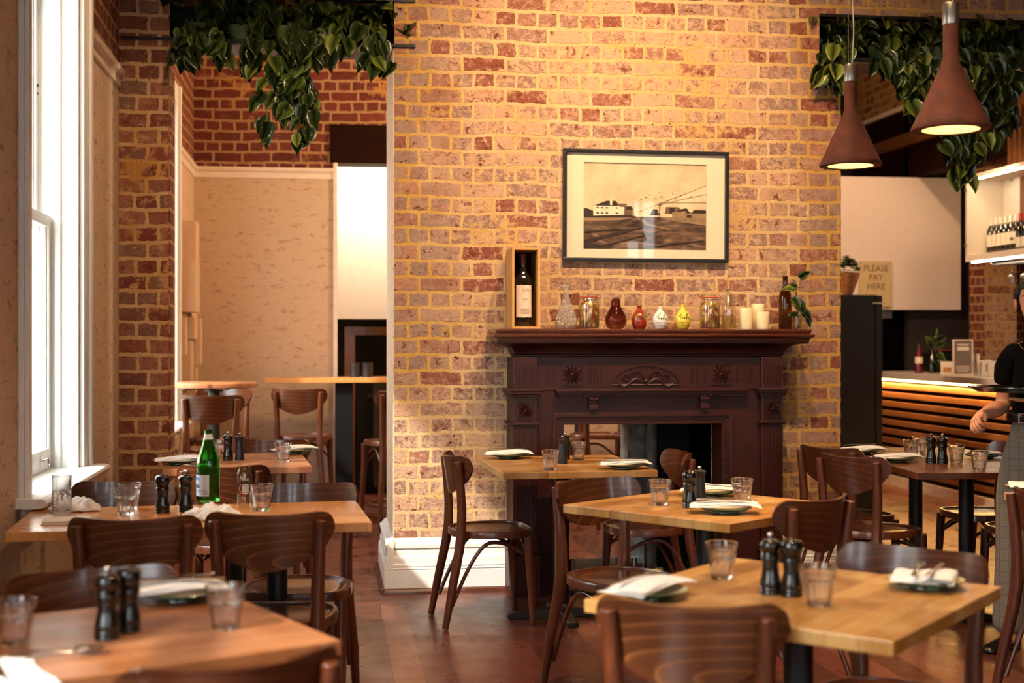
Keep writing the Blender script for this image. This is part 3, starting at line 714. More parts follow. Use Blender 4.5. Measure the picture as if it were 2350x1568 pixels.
    m.sphere((lx-ox, 7.045-oy-0.008, zb+0.02), 0.013, 10)
    part('carved_lunette', m, AV, fr, smooth=50)
    # pilasters
    for (a, b, name) in ((0.967, 1.098, 'l'), (2.338, 2.459, 'r')):
        m = MB(); box(m, a, b, 7.012, YW, 0.24, 1.278); pil = part('pilaster', m, AV, bevel=0.003)
        w = (b-a)
        for f in (0.22, 0.5, 0.78):
            for z0, z1 in ((1.135, 1.232), (0.30, 0.895)):
                m = MB(); flute(m, a+w*f, z0, z1, 7.012); part('flute', m, AV, pil, smooth=0)
        m = MB()
        for z0, z1, o in ((1.098, 1.108, 0.028), (1.082, 1.098, 0.022), (1.068, 1.080, 0.014)):
            box(m, a-o, b+o, 7.012-o, YW, z0, z1)
        for i in range(int((b-a+0.03)/0.011)):
            x = a-0.014+i*0.011; box(m, x, x+0.006, 7.012-0.018, 7.012, 1.066, 1.080)
        part('capital', m, A, pil, bevel=0.002); m = MB()
        for z0, z1, o in ((0.918, 0.926, 0.016), (0.908, 0.918, 0.009)):
            box(m, a-o, b+o, 7.012-o, YW, z0, z1)
        part('moulding', m, A, pil, bevel=0.002)
        rosette('carved_rosette', pil, (a+b)/2, 0.995, 0.045, 7.012)
        m = MB(); o = 0.016
        box(m, a-o, b+o, 7.012-o, YW, 0.0, 0.225); box(m, a-o*0.6, b+o*0.6, 7.012-o*0.6, YW, 0.225, 0.245)
        for i in range(int((b-a+0.02)/0.012)):
            x = a-0.01+i*0.012; box(m, x, x+0.007, 7.012-o-0.003, 7.012, 0.228, 0.242)
        part('plinth', m, A, pil, bevel=0.003)
    # panel between, with the stepped frame round the opening
    m = MB(); box(m, 1.098, 2.338, 7.05, YW, 0.99, 1.10); box(m, 1.098, FX0-0.0, 7.05, YW, 0.0, 0.99); box(m, FX1, 2.338, 7.05, YW, 0.0, 0.99); box(m, FX0, FX1, 7.05, YW, FZ, 0.99)
    part('panel', m, A)
    m = MB()
    for (o, t, y) in ((0.048, 0.016, 7.030), (0.030, 0.018, 7.040), (0.012, 0.022, 7.044)):
        box(m, FX0-o-t*0.2, FX0-o+t, y, 7.06, 0, FZ+o-t); box(m, FX1+o-t, FX1+o+t*0.2, y, 7.06, 0, FZ+o-t); box(m, FX0-o-t*0.2, FX1+o+t*0.2, y, 7.06, FZ+o-t, FZ+o+t*0.2)
    for i in range(58):
        z = 0.06 + i*0.0145; m.sphere(L(FX1+0.012, 7.038, z), 0.006, 6, sc=(1.4, 0.8, 0.8))
    part('opening_frame', m, AV, bevel=0.002)
    m = MB(); a, b = onY(1276, 900, 7.0).x, onY(1722, 900, 7.0).x
    box(m, a, b, 6.988, 7.05, 1.094, 1.106); box(m, a+0.008, b-0.008, 6.998, 7.05, 1.080, 1.094); box(m, a+0.016, b-0.016, 7.008, 7.05, 1.066, 1.080)
    for i in range(int((b-a-0.03)/0.0125)):
        x = a+0.016+i*0.0125; box(m, x, x+0.007, 7.000, 7.01, 1.066, 1.080)
    part('ledge', m, A, bevel=0.002)
    for px in (1361, 1616):
        x = onY(px, 925, 7.03).x; m = MB()
        box(m, x-0.026, x+0.026, 7.005, 7.05, 1.046, 1.064); box(m, x-0.022, x+0.022, 7.018, 7.05, 1.020, 1.046); box(m, x-0.024, x+0.024, 7.008, 7.05, 0.998, 1.020)
        part('bracket', m, A, bevel=0.003)
    m = MB(); box(m, FX0, FX1, 7.03, YW+0.02, 0.012, 0.03); part('hearth_strip', m, A)
    return r
fireplace()
# glass guard standing in the opening, held by steel posts
g = thing('fire_screen', 'clear glass guard on steel posts standing inside the fireplace opening', 'fire screen', (1.68, YW+0.16, 0.0125))
m = MB(); m.box((-0.43, -0.004, 0.02), (0.10, 0.004, 0.46)); m.build('glass_panel', M['pane'], g, smooth=0)
for x in (-0.32, 0.04):
    m = MB(); m.tube([(x, 0, 0), (x, 0, 0.115)], 0.017, 16); m.build('clamp_post', M['chrome'], g)
# ================================================================== CHAIRS
def chair_parts(root, seat_h, back_top, stool, veneer):
    hs = seat_h; k = back_top - 0.82
    def sp(t, s=1.0):                        # seat outline, wider at the front
        c_, s_ = cos(t), sin(t)
        x = 0.205*abs(c_)**0.72*(1 if c_ >= 0 else -1); y = 0.20*abs(s_)**0.72*(1 if s_ >= 0 else -1)
        return Vector((x*(0.985+0.125*s_)*s, y*s, 0))
    n = 40
    m = MB()                                 # bent rim
    prof = [(1.0, -0.034), (1.0, -0.006), (0.985, 0.0), (0.93, 0.0), (0.915, -0.007), (0.915, -0.034)]
    rows = [[m.bm.verts.new(sp(2*pi*i/n, q) + Vector((0, 0, hs+z))) for i in range(n)] for q, z in prof]
    for a, b in zip(rows, rows[1:]+rows[:1]):
        for i in range(n): m.bm.faces.new((a[i], a[(i+1) % n], b[(i+1) % n], b[i]))
    m.build('seat_rim', M['chair'], root, smooth=50)
    m = MB()
    rows = [[m.bm.verts.new(sp(2*pi*i/n, q) + Vector((0, 0, hs-0.008-0.012*(1-(q/0.92)**2)))) for i in range(n)] for q in (0.917, 0.7, 0.4, 0.1)]
    rows.append([m.bm.verts.new((0, 0, hs-0.02))])
    for a, b in zip(rows[:-1], rows[1:-1]):
        for i in range(n): m.bm.faces.new((a[i], a[(i+1) % n], b[(i+1) % n], b[i]))
    for i in range(n): m.bm.faces.new((rows[-2][i], rows[-2][(i+1) % n], rows[-1][0]))
    m.build('seat', M['seat'], root, smooth=180, solid=0.006)
    zt = back_top - 0.030
    for s in (-1, 1):
        # back leg and post in one bent piece
        x0 = 0.185 if not stool else 0.20
        pts = [(s*x0, -0.258, 0.0), (s*(x0-0.006), -0.228, hs*0.35), (s*0.162, -0.186, hs*0.8), (s*0.157, -0.174, hs), (s*0.158, -0.172, hs+0.10), (s*0.163, -0.180, hs+0.22), (s*0.169, -0.194, zt)]
        m = MB(); m.tube(pts, [0.016, 0.0205, 0.0235, 0.0240, 0.0225, 0.0205, 0.0175], 12)
        m.build('back_leg', M['chair'], root, smooth=60, bevel=0.003)
        # front leg
        m = MB(); xf = 0.178; m.tube([(s*xf, 0.150, hs-0.03), (s*xf, 0.155, hs*0.75), (s*(xf+0.006+0.01*stool), 0.172+0.02*stool, 0.0)], [0.0235, 0.0225, 0.0145], 12)
        m.build('front_leg', M['chair'], root, smooth=60)
        # arched bentwood brace between the side legs
        zl, zf = hs*(0.22 if not stool else 0.60), hs*(0.74 if not stool else 0.82)
        pts = []
        for i in range(17):
            t = i/16; y = -0.222 + t*0.365
            if t < 0.55: z = zl + (hs-0.055-zl)*sin(pi/2*t/0.55)
            else: z = zf + (hs-0.055-zf)*cos(pi/2*(t-0.55)/0.45)
            pts.append((s*0.163, y, z))
        m = MB(); m.tube(pts, 0.0095, 8); m.build('brace', M['chair'], root, smooth=60)
    pts = [(-0.165+0.33*i/14, 0.148, hs*0.74+(hs*0.16)*sin(pi*i/14)) for i in range(15)]
    m = MB(); m.tube(pts, 0.0085, 8); m.build('brace', M['chair'], root, smooth=60)
    if stool:
        m = MB(); pts = [(0.198*cos(2*pi*i/24+0.2), -0.03+0.205*sin(2*pi*i/24+0.2), 0.215) for i in range(25)]; m.tube(pts, 0.0095, 8, caps=False); m.build('foot_ring', M['chair'], root, smooth=60)
    # bent plywood backrest
    w = 0.218; th = 0.013
    def fn(u, v, off):
        t = sin(pi/2*(2*u-1)); x = t*w
        top = back_top - 0.012*cos(t*pi/2)
        bot = back_top - 0.196*(1-0.50*abs(t)**1.75)
        e = abs(t)
        if e > 0.72:
            q = min(1.0, (e-0.72)/0.28); rr = max(0, 1-q**2.6)**0.5; mid = back_top-0.060; top = mid + (top-mid)*rr; bot = mid + (bot-mid)*rr
        z = bot + (top-bot)*v
        y = -0.222 + 0.085*t*t - 0.16*(z-(back_top-0.1)) - 0.006
        nrm = Vector((-2*0.085*t/w, 1, 0.16)).normalized()
        return Vector((x*(1-0.05*t*t), y, z)) + nrm*off + Vector((0, 0.018, 0))
    m = MB(); nu, nv = 45, 9
    A = m.grid(nu, nv, lambda u, v: fn(u, v, th/2)); B = m.grid(nu, nv, lambda u, v: fn(u, v, -th/2))
    for i in range(nu-1):
        for j in (0, nv-1): 
            try: m.bm.faces.new((A[i][j], A[i+1][j], B[i+1][j], B[i][j]))
            except ValueError: pass
    for j in range(nv-1):
        for i in (0, nu-1):
            try: m.bm.faces.new((A[i][j], A[i][j+1], B[i][j+1], B[i][j]))
            except ValueError: pass
    bmesh.ops.remove_doubles(m.bm, verts=m.bm.verts, dist=0.0004)
    m.build('backrest', M[veneer], root, smooth=60, bevel=0.0035, seg=2)

def make_chair(v): 
    def f():
        r = empty('bentwood_chair'); chair_parts(r, 0.455, 0.82, False, v); return r
    return f
def make_stool():
    r = empty('bar_stool'); chair_parts(r, 0.66, 1.02, True, 'back2'); return r
def put_chair(xc, d, phi, label, v='back1', group='bentwood cafe chairs'):
    return place('chair'+v, make_chair(v), W(xc, d, 0.003), heading(phi), label, 'chair', group)
def put_stool(x, y, rz, label):
    return place('stool', make_stool, (x, y, 0), rz, label, 'stool', 'bentwood bar stools')
def by_back(px, py, phi, zc=0.735):
    """seat position from the pixel of the middle of the backrest"""
    d = (H - zc)*F/(py - CY); x = (px - CX)/F*d
    return x + 0.215*sin(radians(phi)), d + 0.215*cos(radians(phi))

put_chair(-0.11, 6.52, 76, 'bentwood chair in profile left of the small fireplace table, in front of the white baseboard', 'back2')
put_chair(0.42, 5.16, 147, 'chair with glossy curved back at the left corner of the middle table, facing right', 'back2')
put_chair(0.66, 6.59, -98, 'chair in front of the black fireplace opening, red-brown back beside the slim pepper mill', 'back2')
x, d = by_back(1900, 1198, -42); put_chair(x, d, -42, 'chair seen from behind at the right corner of the middle table', 'back2')
put_chair(0.96, 3.40, -140, 'chair with wide shiny back behind the front right oak table, facing the camera', 'back2')
x, d = by_back(1572, 1476, 17); put_chair(x, d, 17, 'nearest chair at the bottom, swirling grain on its back, tucked under the front right table', 'back1')
x, d = by_back(1938, 1085, 52); put_chair(x, d, 52, 'nearer of two chairs beside the black cabinet, tucked into the dark table', 'back2')
x, d = by_back(1888, 1062, 52); put_chair(x, d, 52, 'farther of two chairs by the brick wall end, behind its twin at the dark table', 'back2')
put_chair(2.52, 7.11, -98, 'chair on the far side of the dark table, in front of the bar slats', 'back2')
put_chair(2.545, 6.50, -97, 'chair beside the waiter\'s legs, pale-lit seat edge at the dark table', 'back2')
put_chair(2.12, 4.92, 72, 'chair cut off by the right edge of the picture, in front of the waiter', 'back2')
x, d = by_back(301, 1250, -6); put_chair(x, d, -6, 'left chair of the pair in front of the window table, swirl-grained back', 'back1')
x, d = by_back(612, 1238, -3); put_chair(x, d, -3, 'right chair of the pair in front of the window table, swirl-grained back', 'back1')
put_chair(-0.80, 4.98, 180, 'chair with a glossy back behind the right end of the window table', 'back2')
put_chair(-1.50, 5.02, 176, 'chair behind the window table next to the sill, its back behind the tumblers and napkin', 'back2')
x, d = by_back(505, 1112, 0); put_chair(x, d, 0, 'chair behind the green bottle, pushed up to the table in the archway', 'back2')
put_chair(-1.32, 7.20, 180, 'chair on the far side of the archway table, behind the two mills', 'back2')
put_chair(-0.93, 3.05, 150, 'big dark glossy chair back at the left edge, behind the front left table', 'back2')
put_chair(-0.57, 2.46, -31, 'darkest chair at the bottom edge, only its back rising before the front left table', 'back2')

put_stool(-0.75, 8.95, radians(-4), 'dark bar stool in front of the round high table')
put_stool(-0.80, 9.92, radians(172), 'sunlit orange-brown bar stool behind the round high table')
put_stool(-0.20, 10.08, radians(-10), 'bar stool by the white brick wall, tucked under the pale high counter')
put_stool(0.46, 9.50, radians(18), 'bar stool half hidden behind the edge of the brick pier')
put_stool(1.62, 9.55, radians(30), 'leftmost stool seen through the fireplace opening')
put_stool(2.02, 9.95, radians(160), 'middle stool seen through the fireplace opening')
put_stool(2.40, 9.6, radians(-30), 'rightmost stool seen through the fireplace opening')

# ================================================================== TABLES
def pedestal(root, x, y, h, arm=0.27, rz=0.0, r=0.036, plate=0.2):
    m = MB(); m.tube([(x, y, 0.035), (x, y, h-0.008)], r, 20); m.build('column', M['iron'], root, smooth=60)
    m = MB()
    for k in range(4):
        a = rz + k*pi/2; R = Matrix.Translation((x, y, 0)) @ Matrix.Rotation(a, 4, 'Z')
        v = [R @ Vector(p) for p in ((0.0, -0.034, 0.0), (arm, -0.030, 0.0), (arm, 0.030, 0.0), (0.0, 0.034, 0.0), (0.0, -0.030, 0.052), (arm, -0.024, 0.024), (arm, 0.024, 0.024), (0.0, 0.030, 0.052))]
        m.add(v, [(0,3,2,1),(4,5,6,7),(0,1,5,4),(1,2,6,5),(2,3,7,6),(3,0,4,7)])
        m.tube([R @ Vector((arm-0.02, 0, 0.0)), R @ Vector((arm-0.02, 0, 0.028))], 0.026, 12)
    m.lathe([(0.0, 0.02), (0.055, 0.02), (0.05, 0.055), (0.04, 0.07), (0, 0.07)], 20, (x, y, 0))
    m.build('cross_base', M['iron'], root, smooth=40, bevel=0.003)
    m = MB()
    for k in range(2):
        a = rz + k*pi/2; R = Matrix.Translation((x, y, 0)) @ Matrix.Rotation(a, 4, 'Z')
        v = [R @ Vector(p) for p in ((-plate, -0.02, h-0.012), (plate, -0.02, h-0.012), (plate, 0.02, h-0.012), (-plate, 0.02, h-0.012), (-plate, -0.02, h), (plate, -0.02, h), (plate, 0.02, h), (-plate, 0.02, h))]
        m.add(v, [(0,3,2,1),(4,5,6,7),(0,1,5,4),(1,2,6,5),(2,3,7,6),(3,0,4,7)])
    m.lathe([(0.0, h-0.03), (r+0.02, h-0.03), (r+0.03, h-0.012), (0, h-0.012)], 20, (x, y, 0))
    m.build('top_bracket', M['iron'], root, smooth=40)
def table(label, cx, cy, w, dp, rz, mat, peds, th=0.032, z=TZ, arm=0.27, brz=0.0):
    r = thing('dining_table', label, 'table', (cx, cy, 0), radians(rz))
    m = MB(); m.box((-w/2, -dp/2, z-th), (w/2, dp/2, z)); m.build('tabletop', M[mat], r, smooth=0, bevel=0.003)
    for (x, y) in peds: pedestal(r, x, y, z-th, arm, brz)
    return r
table('long honey-coloured table set against the wall under the window', -0.462, 4.735, 1.165, 0.61, 4, 'honey_top', [(-0.26, 0.04), (0.28, 0.04)], arm=0.15)
table('small table standing in the archway beyond the green bottle', -0.47, 6.87, 0.70, 0.83, 5, 'red_top', [(0, 0)])
table('red-brown table in the front left corner, nearest the window wall', -0.472, 2.824, 0.80, 0.62, 26, 'red_top', [(0, 0)], arm=0.24)
table('square oak table at the front right, nearest the camera', 1.121, 3.088, 0.747, 0.747, 46, 'oak_top', [(0, 0)], arm=0.2, brz=pi/4)
table('square oak table in the middle, turned cornerwise before the fireplace', 1.383, 4.795, 0.75, 0.75, 37.5, 'oak_top', [(0, 0)])
table('oak table standing closest to the fireplace, square to the wall', 1.14, 6.495, 0.735, 0.86, 2, 'oak_top', [(0, 0)])
table('dark red table beside the bar, behind the waiter\'s tray', 3.107, 6.475, 0.75, 1.44, -5, 'dark_top', [(0, -0.35), (0, 0.35)], arm=0.165)
rr = G(2303, 1130); table('table at the right edge of the picture, only a corner showing', rr.x+0.42, rr.y-0.15, 0.63, 0.63, 25, 'oak_top', [(0, 0)], arm=0.17)

# high tables in the back room
r = thing('high_table', 'round high table on a black pedestal by the far window', 'table', (-0.80, 9.45, 0))
m = MB(); m.lathe([(0, 1.043), (0.292, 1.043), (0.30, 1.048), (0.30, 1.072), (0.292, 1.078), (0, 1.078)], 48); m.build('tabletop', M['red_top'], r, smooth=40)
pedestal(r, 0, 0, 1.043, 0.24, 0.5, 0.04, 0.22)
r = thing('high_counter', 'long pale high counter table along the back wall beside the doorway', 'table', (0.2, 10.75, 0))
m = MB(); m.box((-0.70, -0.24, 1.035), (0.75, 0.22, 1.072)); m.build('tabletop', M['honey_top'], r, smooth=0, bevel=0.003)
for a_, b_ in ((-0.16, -0.02), (0.6, 0.7)):
    m = MB(); m.box((a_, -0.17, 0.0), (b_, 0.15, 1.035)); m.build('support_panel', M['black_paint'], r, smooth=0, bevel=0.003)
r = thing('high_table', 'high table seen through the fireplace, only its legs and foot showing', 'table', (2.0, 10.6, 0))
m = MB(); m.box((-0.6, -0.25, 1.035), (0.6, 0.25, 1.07)); m.build('tabletop', M['honey_top'], r, smooth=0, bevel=0.003)
pedestal(r, 0, 0, 1.035, 0.24)

# ================================================================== TABLEWARE
def revolve_shell(outer, inner, n, rf=None):
    """closed glass body from an outer and an inner profile"""
    m = MB(); m.lathe(outer + inner[::-1], n, rf=rf); return m
def facet(nf, amt):
    def rf(a, i):
        s = 2*pi/nf; q = (a % s) - s/2
        return (cos(s/2)/cos(q)) if i in FAC else 1.0
    return rf
FAC = set()
def make_tumbler():
    global FAC
    out = [(0.0, 0.0), (0.026, 0.0), (0.0285, 0.002), (0.031, 0.02), (0.0345, 0.045), (0.0375, 0.062), (0.0385, 0.066), (0.0378, 0.070), (0.0400, 0.080), (0.0425, 0.0915), (0.0420, 0.0930)]
    inn = [(0.0, 0.010), (0.024, 0.0105), (0.0265, 0.014), (0.0305, 0.04), (0.0340, 0.062), (0.0358, 0.071), (0.0395, 0.0915), (0.0410, 0.0930)]
    FAC = {2, 3, 4, 5}
    m = revolve_shell(out, inn, 54, facet(9, 1))
    o = m.build('tumbler', M['glass'], smooth=25); return o
def make_highball():
    out = [(0.0, 0.0), (0.030, 0.0), (0.032, 0.003)] + [(0.0325+(0.0012 if i % 2 else 0), 0.006+i*0.006) for i in range(13)] + [(0.0325, 0.088), (0.0335, 0.136), (0.0328, 0.1375)]
    inn = [(0.0, 0.014), (0.026, 0.0145), (0.0285, 0.018), (0.031, 0.10), (0.032, 0.136)]
    m = MB(); n = 48
    def rf(a, i):
        return 1 + (0.03*(0.5+0.5*cos(12*a + (i % 2)*pi)) if 3 <= i <= 15 else 0)
    m.lathe(out + inn[::-1], n, rf=rf); return m.build('highball_glass', M['glass'], smooth=20)
def make_mill_turned():
    r = empty('pepper_mill')
    m = MB(); m.lathe([(0, 0), (0.0255, 0), (0.0262, 0.004), (0.0245, 0.007), (0.0262, 0.010), (0.0262, 0.014), (0.0245, 0.017), (0.0260, 0.020), (0.0255, 0.028), (0.0215, 0.045), (0.0195, 0.060), (0.0200, 0.074), (0.0225, 0.084), (0.0235, 0.088), (0.0215, 0.091), (0.0235, 0.094), (0.0220, 0.098), (0, 0.098)], 32)
    m.build('mill_body', M['black_lacquer'], r, smooth=50)
    m = MB(); m.lathe([(0, 0.0985), (0.020, 0.0985), (0.0205, 0.102), (0.0245, 0.108), (0.0258, 0.116), (0.0235, 0.124), (0.015, 0.130), (0.007, 0.132), (0, 0.132)], 32); m.build('mill_head', M['black_lacquer'], r, smooth=60)
    m = MB(); m.lathe([(0, 0.132), (0.004, 0.132), (0.004, 0.136), (0.0075, 0.139), (0.008, 0.143), (0.006, 0.147), (0, 0.148)], 16); m.build('knob', M['chrome'], r, smooth=70)
    return r
def make_mill_shaker():
    r = empty('salt_mill')
    m = MB(); m.lathe([(0, 0), (0.0255, 0), (0.0262, 0.004), (0.0245, 0.007), (0.0262, 0.010), (0.0262, 0.014), (0.0245, 0.017), (0.0260, 0.020), (0.0250, 0.030), (0.0205, 0.048), (0.0195, 0.062), (0.0215, 0.078), (0.0240, 0.086), (0.0215, 0.090), (0.0240, 0.094), (0, 0.095)], 32)
    m.build('mill_body', M['black_lacquer'], r, smooth=50)
    m = MB(); m.lathe([(0, 0.0955), (0.021, 0.0955), (0.0245, 0.102), (0.0262, 0.114), (0.0250, 0.126), (0.0180, 0.133), (0.008, 0.135), (0, 0.135)], 32); m.build('mill_head', M['black_lacquer'], r, smooth=60)
    m = MB(); m.lathe([(0, 0.134), (0.003, 0.1345), (0.003, 0.1365), (0, 0.137)], 12); m.build('cap', M['chrome'], r)
    return r
def make_mill_slim():
    r = empty('pepper_mill')
    m = MB(); m.lathe([(0, 0), (0.0235, 0), (0.024, 0.003), (0.0225, 0.03), (0.0195, 0.075), (0.0185, 0.098), (0, 0.098)], 32); m.build('mill_body', M['black_satin'], r, smooth=50)
    m = MB(); m.lathe([(0, 0.0985), (0.0185, 0.0985), (0.0205, 0.108), (0.0238, 0.116), (0.0240, 0.119), (0.018, 0.122), (0, 0.123)], 32); m.build('mill_head', M['black_satin'], r, smooth=50)
    m = MB(); m.lathe([(0, 0.123), (0.0035, 0.123), (0.0035, 0.127), (0.007, 0.130), (0.0072, 0.135), (0.004, 0.138), (0, 0.1385)], 16); m.build('knob', M['chrome'], r, smooth=70)
    return r
def make_plate():
    m = MB(); m.lathe([(0, 0), (0.050, 0), (0.054, 0.003), (0.053, 0.007), (0.078, 0.012), (0.092, 0.019), (0.0935, 0.021), (0.092, 0.0225)], 48, mi=0)
    m.lathe([(0.092, 0.0225), (0.077, 0.0155), (0.050, 0.010), (0, 0.010)], 48, mi=1)
    return m.build('side_plate', [M['plate'], M['plate_in']], smooth=60)
def napkin_mesh(w, l, h, seed, flare=0.0, sag=0.0):
    rnd = random.Random(seed); ph = [rnd.uniform(0, 6) for _ in range(4)]
    m = MB(); layers = 3
    for L_ in range(layers):
        z0 = h*L_/layers; dx = rnd.uniform(-0.005, 0.005); dy = rnd.uniform(-0.006, 0.006); sk = rnd.uniform(-0.06, 0.06)
        def f(u, v, top):
            b = abs(v-0.5)*2
            fl = (0.86 + 0.22*b*b) if flare else 1.0
            x = (u-0.5)*w*fl*(1-0.05*L_); y = (v-0.5)*l*(1-0.03*L_)
            e = min(u, 1-u, v, 1-v); q = sqrt(max(0, 1-(1-min(1, e/0.08))**2))
            zz = z0 + (h/layers)*(0.5 + (0.46*q if top else -0.46*q)) + 0.003*sin(u*6+ph[0]+L_) + 0.004*sin(v*5+ph[1]+0.6*L_)
            zz += 0.010*L_*max(0, b-0.7)*sin(ph[2]+u*4)
            zz -= sag*max(0, b-0.62)**1.4*1.4
            return Vector((x+dx+sk*y, y+dy, max(0.0004, zz)))
        A = m.grid(17, 21, lambda u, v: f(u, v, True)); B = m.grid(17, 21, lambda u, v: f(u, v, False))
    bmesh.ops.remove_doubles(m.bm, verts=m.bm.verts, dist=0.0003)
    return m
def make_napkin(k):
    def f():
        a = ((0.105, 0.250, 0.016, 1, 0.020), (0.120, 0.235, 0.018, 1, 0.014), (0.15, 0.17, 0.014, 0, 0.008))[k]
        return napkin_mesh(a[0], a[1], a[2], 11+k, a[3], a[4]).build('folded_napkin', M['linen'], smooth=60)
    return f
def make_crumpled(seed, w=0.16, l=0.12, h=0.045):
    def f():
        m = MB()
        def g(u, v):
            a, b = (u-0.5)*2, (v-0.5)*2; r = max(abs(a), abs(b))
            p = Vector((a*2.0+seed, b*2.0, seed*0.7)); n1 = noise.noise(p); n2 = noise.noise(p*2.3)
            z = h*max(0, (1-r**2))*(0.75+0.9*n1) + 0.012*abs(n2)
            return Vector((a*w/2*(1+0.18*n2), b*l/2*(1+0.2*n1), max(0.0015, z)))
        m.grid(28, 24, g); return m.build('crumpled_napkin', M['linen'], smooth=70, solid=0.003)
    return f
def make_fork():
    m = MB(); L = 0.185
    zc = lambda t: 0.003 + 0.008*sin(pi*t)*0.5
    pts = [(0, L*t, zc(t)) for t in [i/8*0.62 for i in range(9)]]
    m.tube(pts, [0.0085, 0.008, 0.007, 0.006, 0.005, 0.004, 0.0035, 0.0035, 0.005], 8, flat=0.28)
    b = L*0.62
    m.tube([(0, b, zc(.62)), (0, b+0.012, 0.0075), (0, b+0.026, 0.006)], [0.005, 0.0115, 0.0115], 10, flat=0.14)
    for i in range(4):
        x = -0.0093+i*0.0062; m.tube([(x, b+0.024, 0.006), (x, b+0.048, 0.005), (x, b+0.070, 0.009)], [0.0022, 0.0019, 0.001], 6, flat=0.6)
    return m.build('fork', M['chrome'], smooth=50)
def make_knife():
    m = MB(); m.tube([(0, 0, 0.004), (0, 0.05, 0.004), (0, 0.095, 0.004)], [0.0095, 0.008, 0.005], 8, flat=0.42)
    o = [(-0.004, 0.095), (0.008, 0.100), (0.0115, 0.15), (0.0105, 0.19), (0.004, 0.207), (-0.003, 0.205), (-0.004, 0.18)]
    m.prism(o, 0.0030, 0.0048, 'Z'); return m.build('table_knife', M['chrome'], smooth=30, bevel=0.0004)
def make_spoon():
    m = MB(); m.tube([(0, 0.12*t, 0.004+0.006*sin(pi*t)) for t in [i/8 for i in range(9)]], [0.008, 0.0075, 0.0065, 0.0055, 0.0045, 0.004, 0.0035, 0.0035, 0.004], 8, flat=0.28)
    def f(u, v):
        a = 2*pi*u; r = v; x = 0.019*r*cos(a)*(1-0.15*sin(a)); y = 0.147+0.031*r*sin(a); return Vector((x, y, 0.003+0.009*r*r))
    m.grid(20, 6, f, cu=True); return m.build('spoon', M['chrome'], smooth=60, solid=0.0012)

TAB = []
def on(px, py, z=TZ): return G(px, py, z+0.0005)
def put(key, mk, px, py, label, cat, group=None, rz=None, z=TZ, scale=None, dz=0.0):
    p = on(px, py, z); p.z += dz
    return place(key, mk, p, random.uniform(0, 6) if rz is None else rz, label, cat, group, scale)
def tumbler(px, py, label): return put('tumbler', make_tumbler, px, py, label, 'glass', 'faceted water tumblers')
MILLS = {'t': make_mill_turned, 's': make_mill_shaker, 'x': make_mill_slim}
def mill(k, px, py, label): return put('mill'+k, MILLS[k], px, py, label, 'salt shaker' if k == 's' else 'pepper mill', 'black mills', rz=0)
def setting(px, py, where, phi, cutlery='fk', nk=0, plate=True, off=(0, 0)):
    """plate, folded napkin on it and cutlery on the napkin; phi = direction of the napkin's long side"""
    p = on(px, py); rz = heading(phi)
    R = Matrix.Rotation(rz, 3, 'Z')
    if plate: place('plate', make_plate, p, 0, 'green-rimmed side plate %s' % where, 'plate', 'side plates')
    z = 0.0225 if plate else 0.0
    o = R @ Vector((off[0], off[1], 0))
    place('napkin%d' % nk, make_napkin(nk), p + o + Vector((0, 0, z)), rz, 'folded white napkin %s' % where, 'napkin', 'folded white napkins')
    h = z + (0.016, 0.018, 0.014)[nk] + 0.005
    if 'f' in cutlery: place('fork', make_fork, p + o + R @ Vector((-0.014, -0.10, 0)) + Vector((0, 0, h)), rz+0.05, 'steel fork on the napkin %s' % where, 'fork', 'steel forks')
    if 'k' in cutlery: place('knife', make_knife, p + o + R @ Vector((0.016, -0.10, 0)) + Vector((0, 0, h)), rz-0.04, 'steel knife on the napkin %s' % where, 'knife', 'steel knives')

# window table
put('highball', make_highball, 142, 1181, 'tall cut-glass tumbler beside the window sill', 'glass', rz=0)
tumbler(288, 1181, 'front tumbler of the close pair near the window'); tumbler(297, 1168, 'rear tumbler of the close pair near the window')
mill('s', 373, 1177, 'salt shaker on the window table, left of the pepper mill'); mill('t', 426, 1174, 'pepper mill on the window table, left of the green bottle')
tumbler(601, 1172, 'tumbler in front of the juice bottle')
put('crumple1', make_crumpled(1.3, 0.17, 0.11, 0.055), 172, 1172, 'crumpled white napkin behind the tall cut-glass tumbler', 'napkin', 'crumpled napkins', rz=0.2)
put('crumple2', make_crumpled(4.1, 0.17, 0.15, 0.05), 490, 1188, 'crumpled white napkin at the foot of the green bottle', 'napkin', 'crumpled napkins', rz=0.7)
m = MB(); m.box((-0.075, -0.06, 0), (0.075, 0.06, 0.004)); m.box((-0.070, -0.055, 0.0042), (0.074, 0.06, 0.008)); m.box((-0.072, -0.058, 0.0082), (0.070, 0.056, 0.012))
tag(m.build('paper_napkin_stack', M['linen'], smooth=0, bevel=0.001, loc=on(152, 1199), rz=0.1), 'flat stack of paper napkins at the wall end of the window table', 'napkin')
def label_strip(prof, z0, z1, a0, a1, off=0.0006, n=16, c=(0, 0, 0)):
    m = MB(); R = lambda z: next((p[0]+(q[0]-p[0])*(z-p[1])/max(1e-9, q[1]-p[1]) for p, q in zip(prof, prof[1:]) if p[1] <= z <= q[1]), prof[-1][0])+off
    m.grid(n, 6, lambda u, v: Vector((R(z0+(z1-z0)*v)*sin(a0+(a1-a0)*u), -R(z0+(z1-z0)*v)*cos(a0+(a1-a0)*u), z0+(z1-z0)*v)))
    return m, R
def wrap_text(s, size, R, z, a, off=0.0009):
    vs, fs = text_mesh(s, size); m = MB()
    m.add([Vector(((R(z+v.y)+off)*sin(a+v.x/R(z)), -(R(z+v.y)+off)*cos(a+v.x/R(z)), z+v.y)) for v in vs], fs); return m
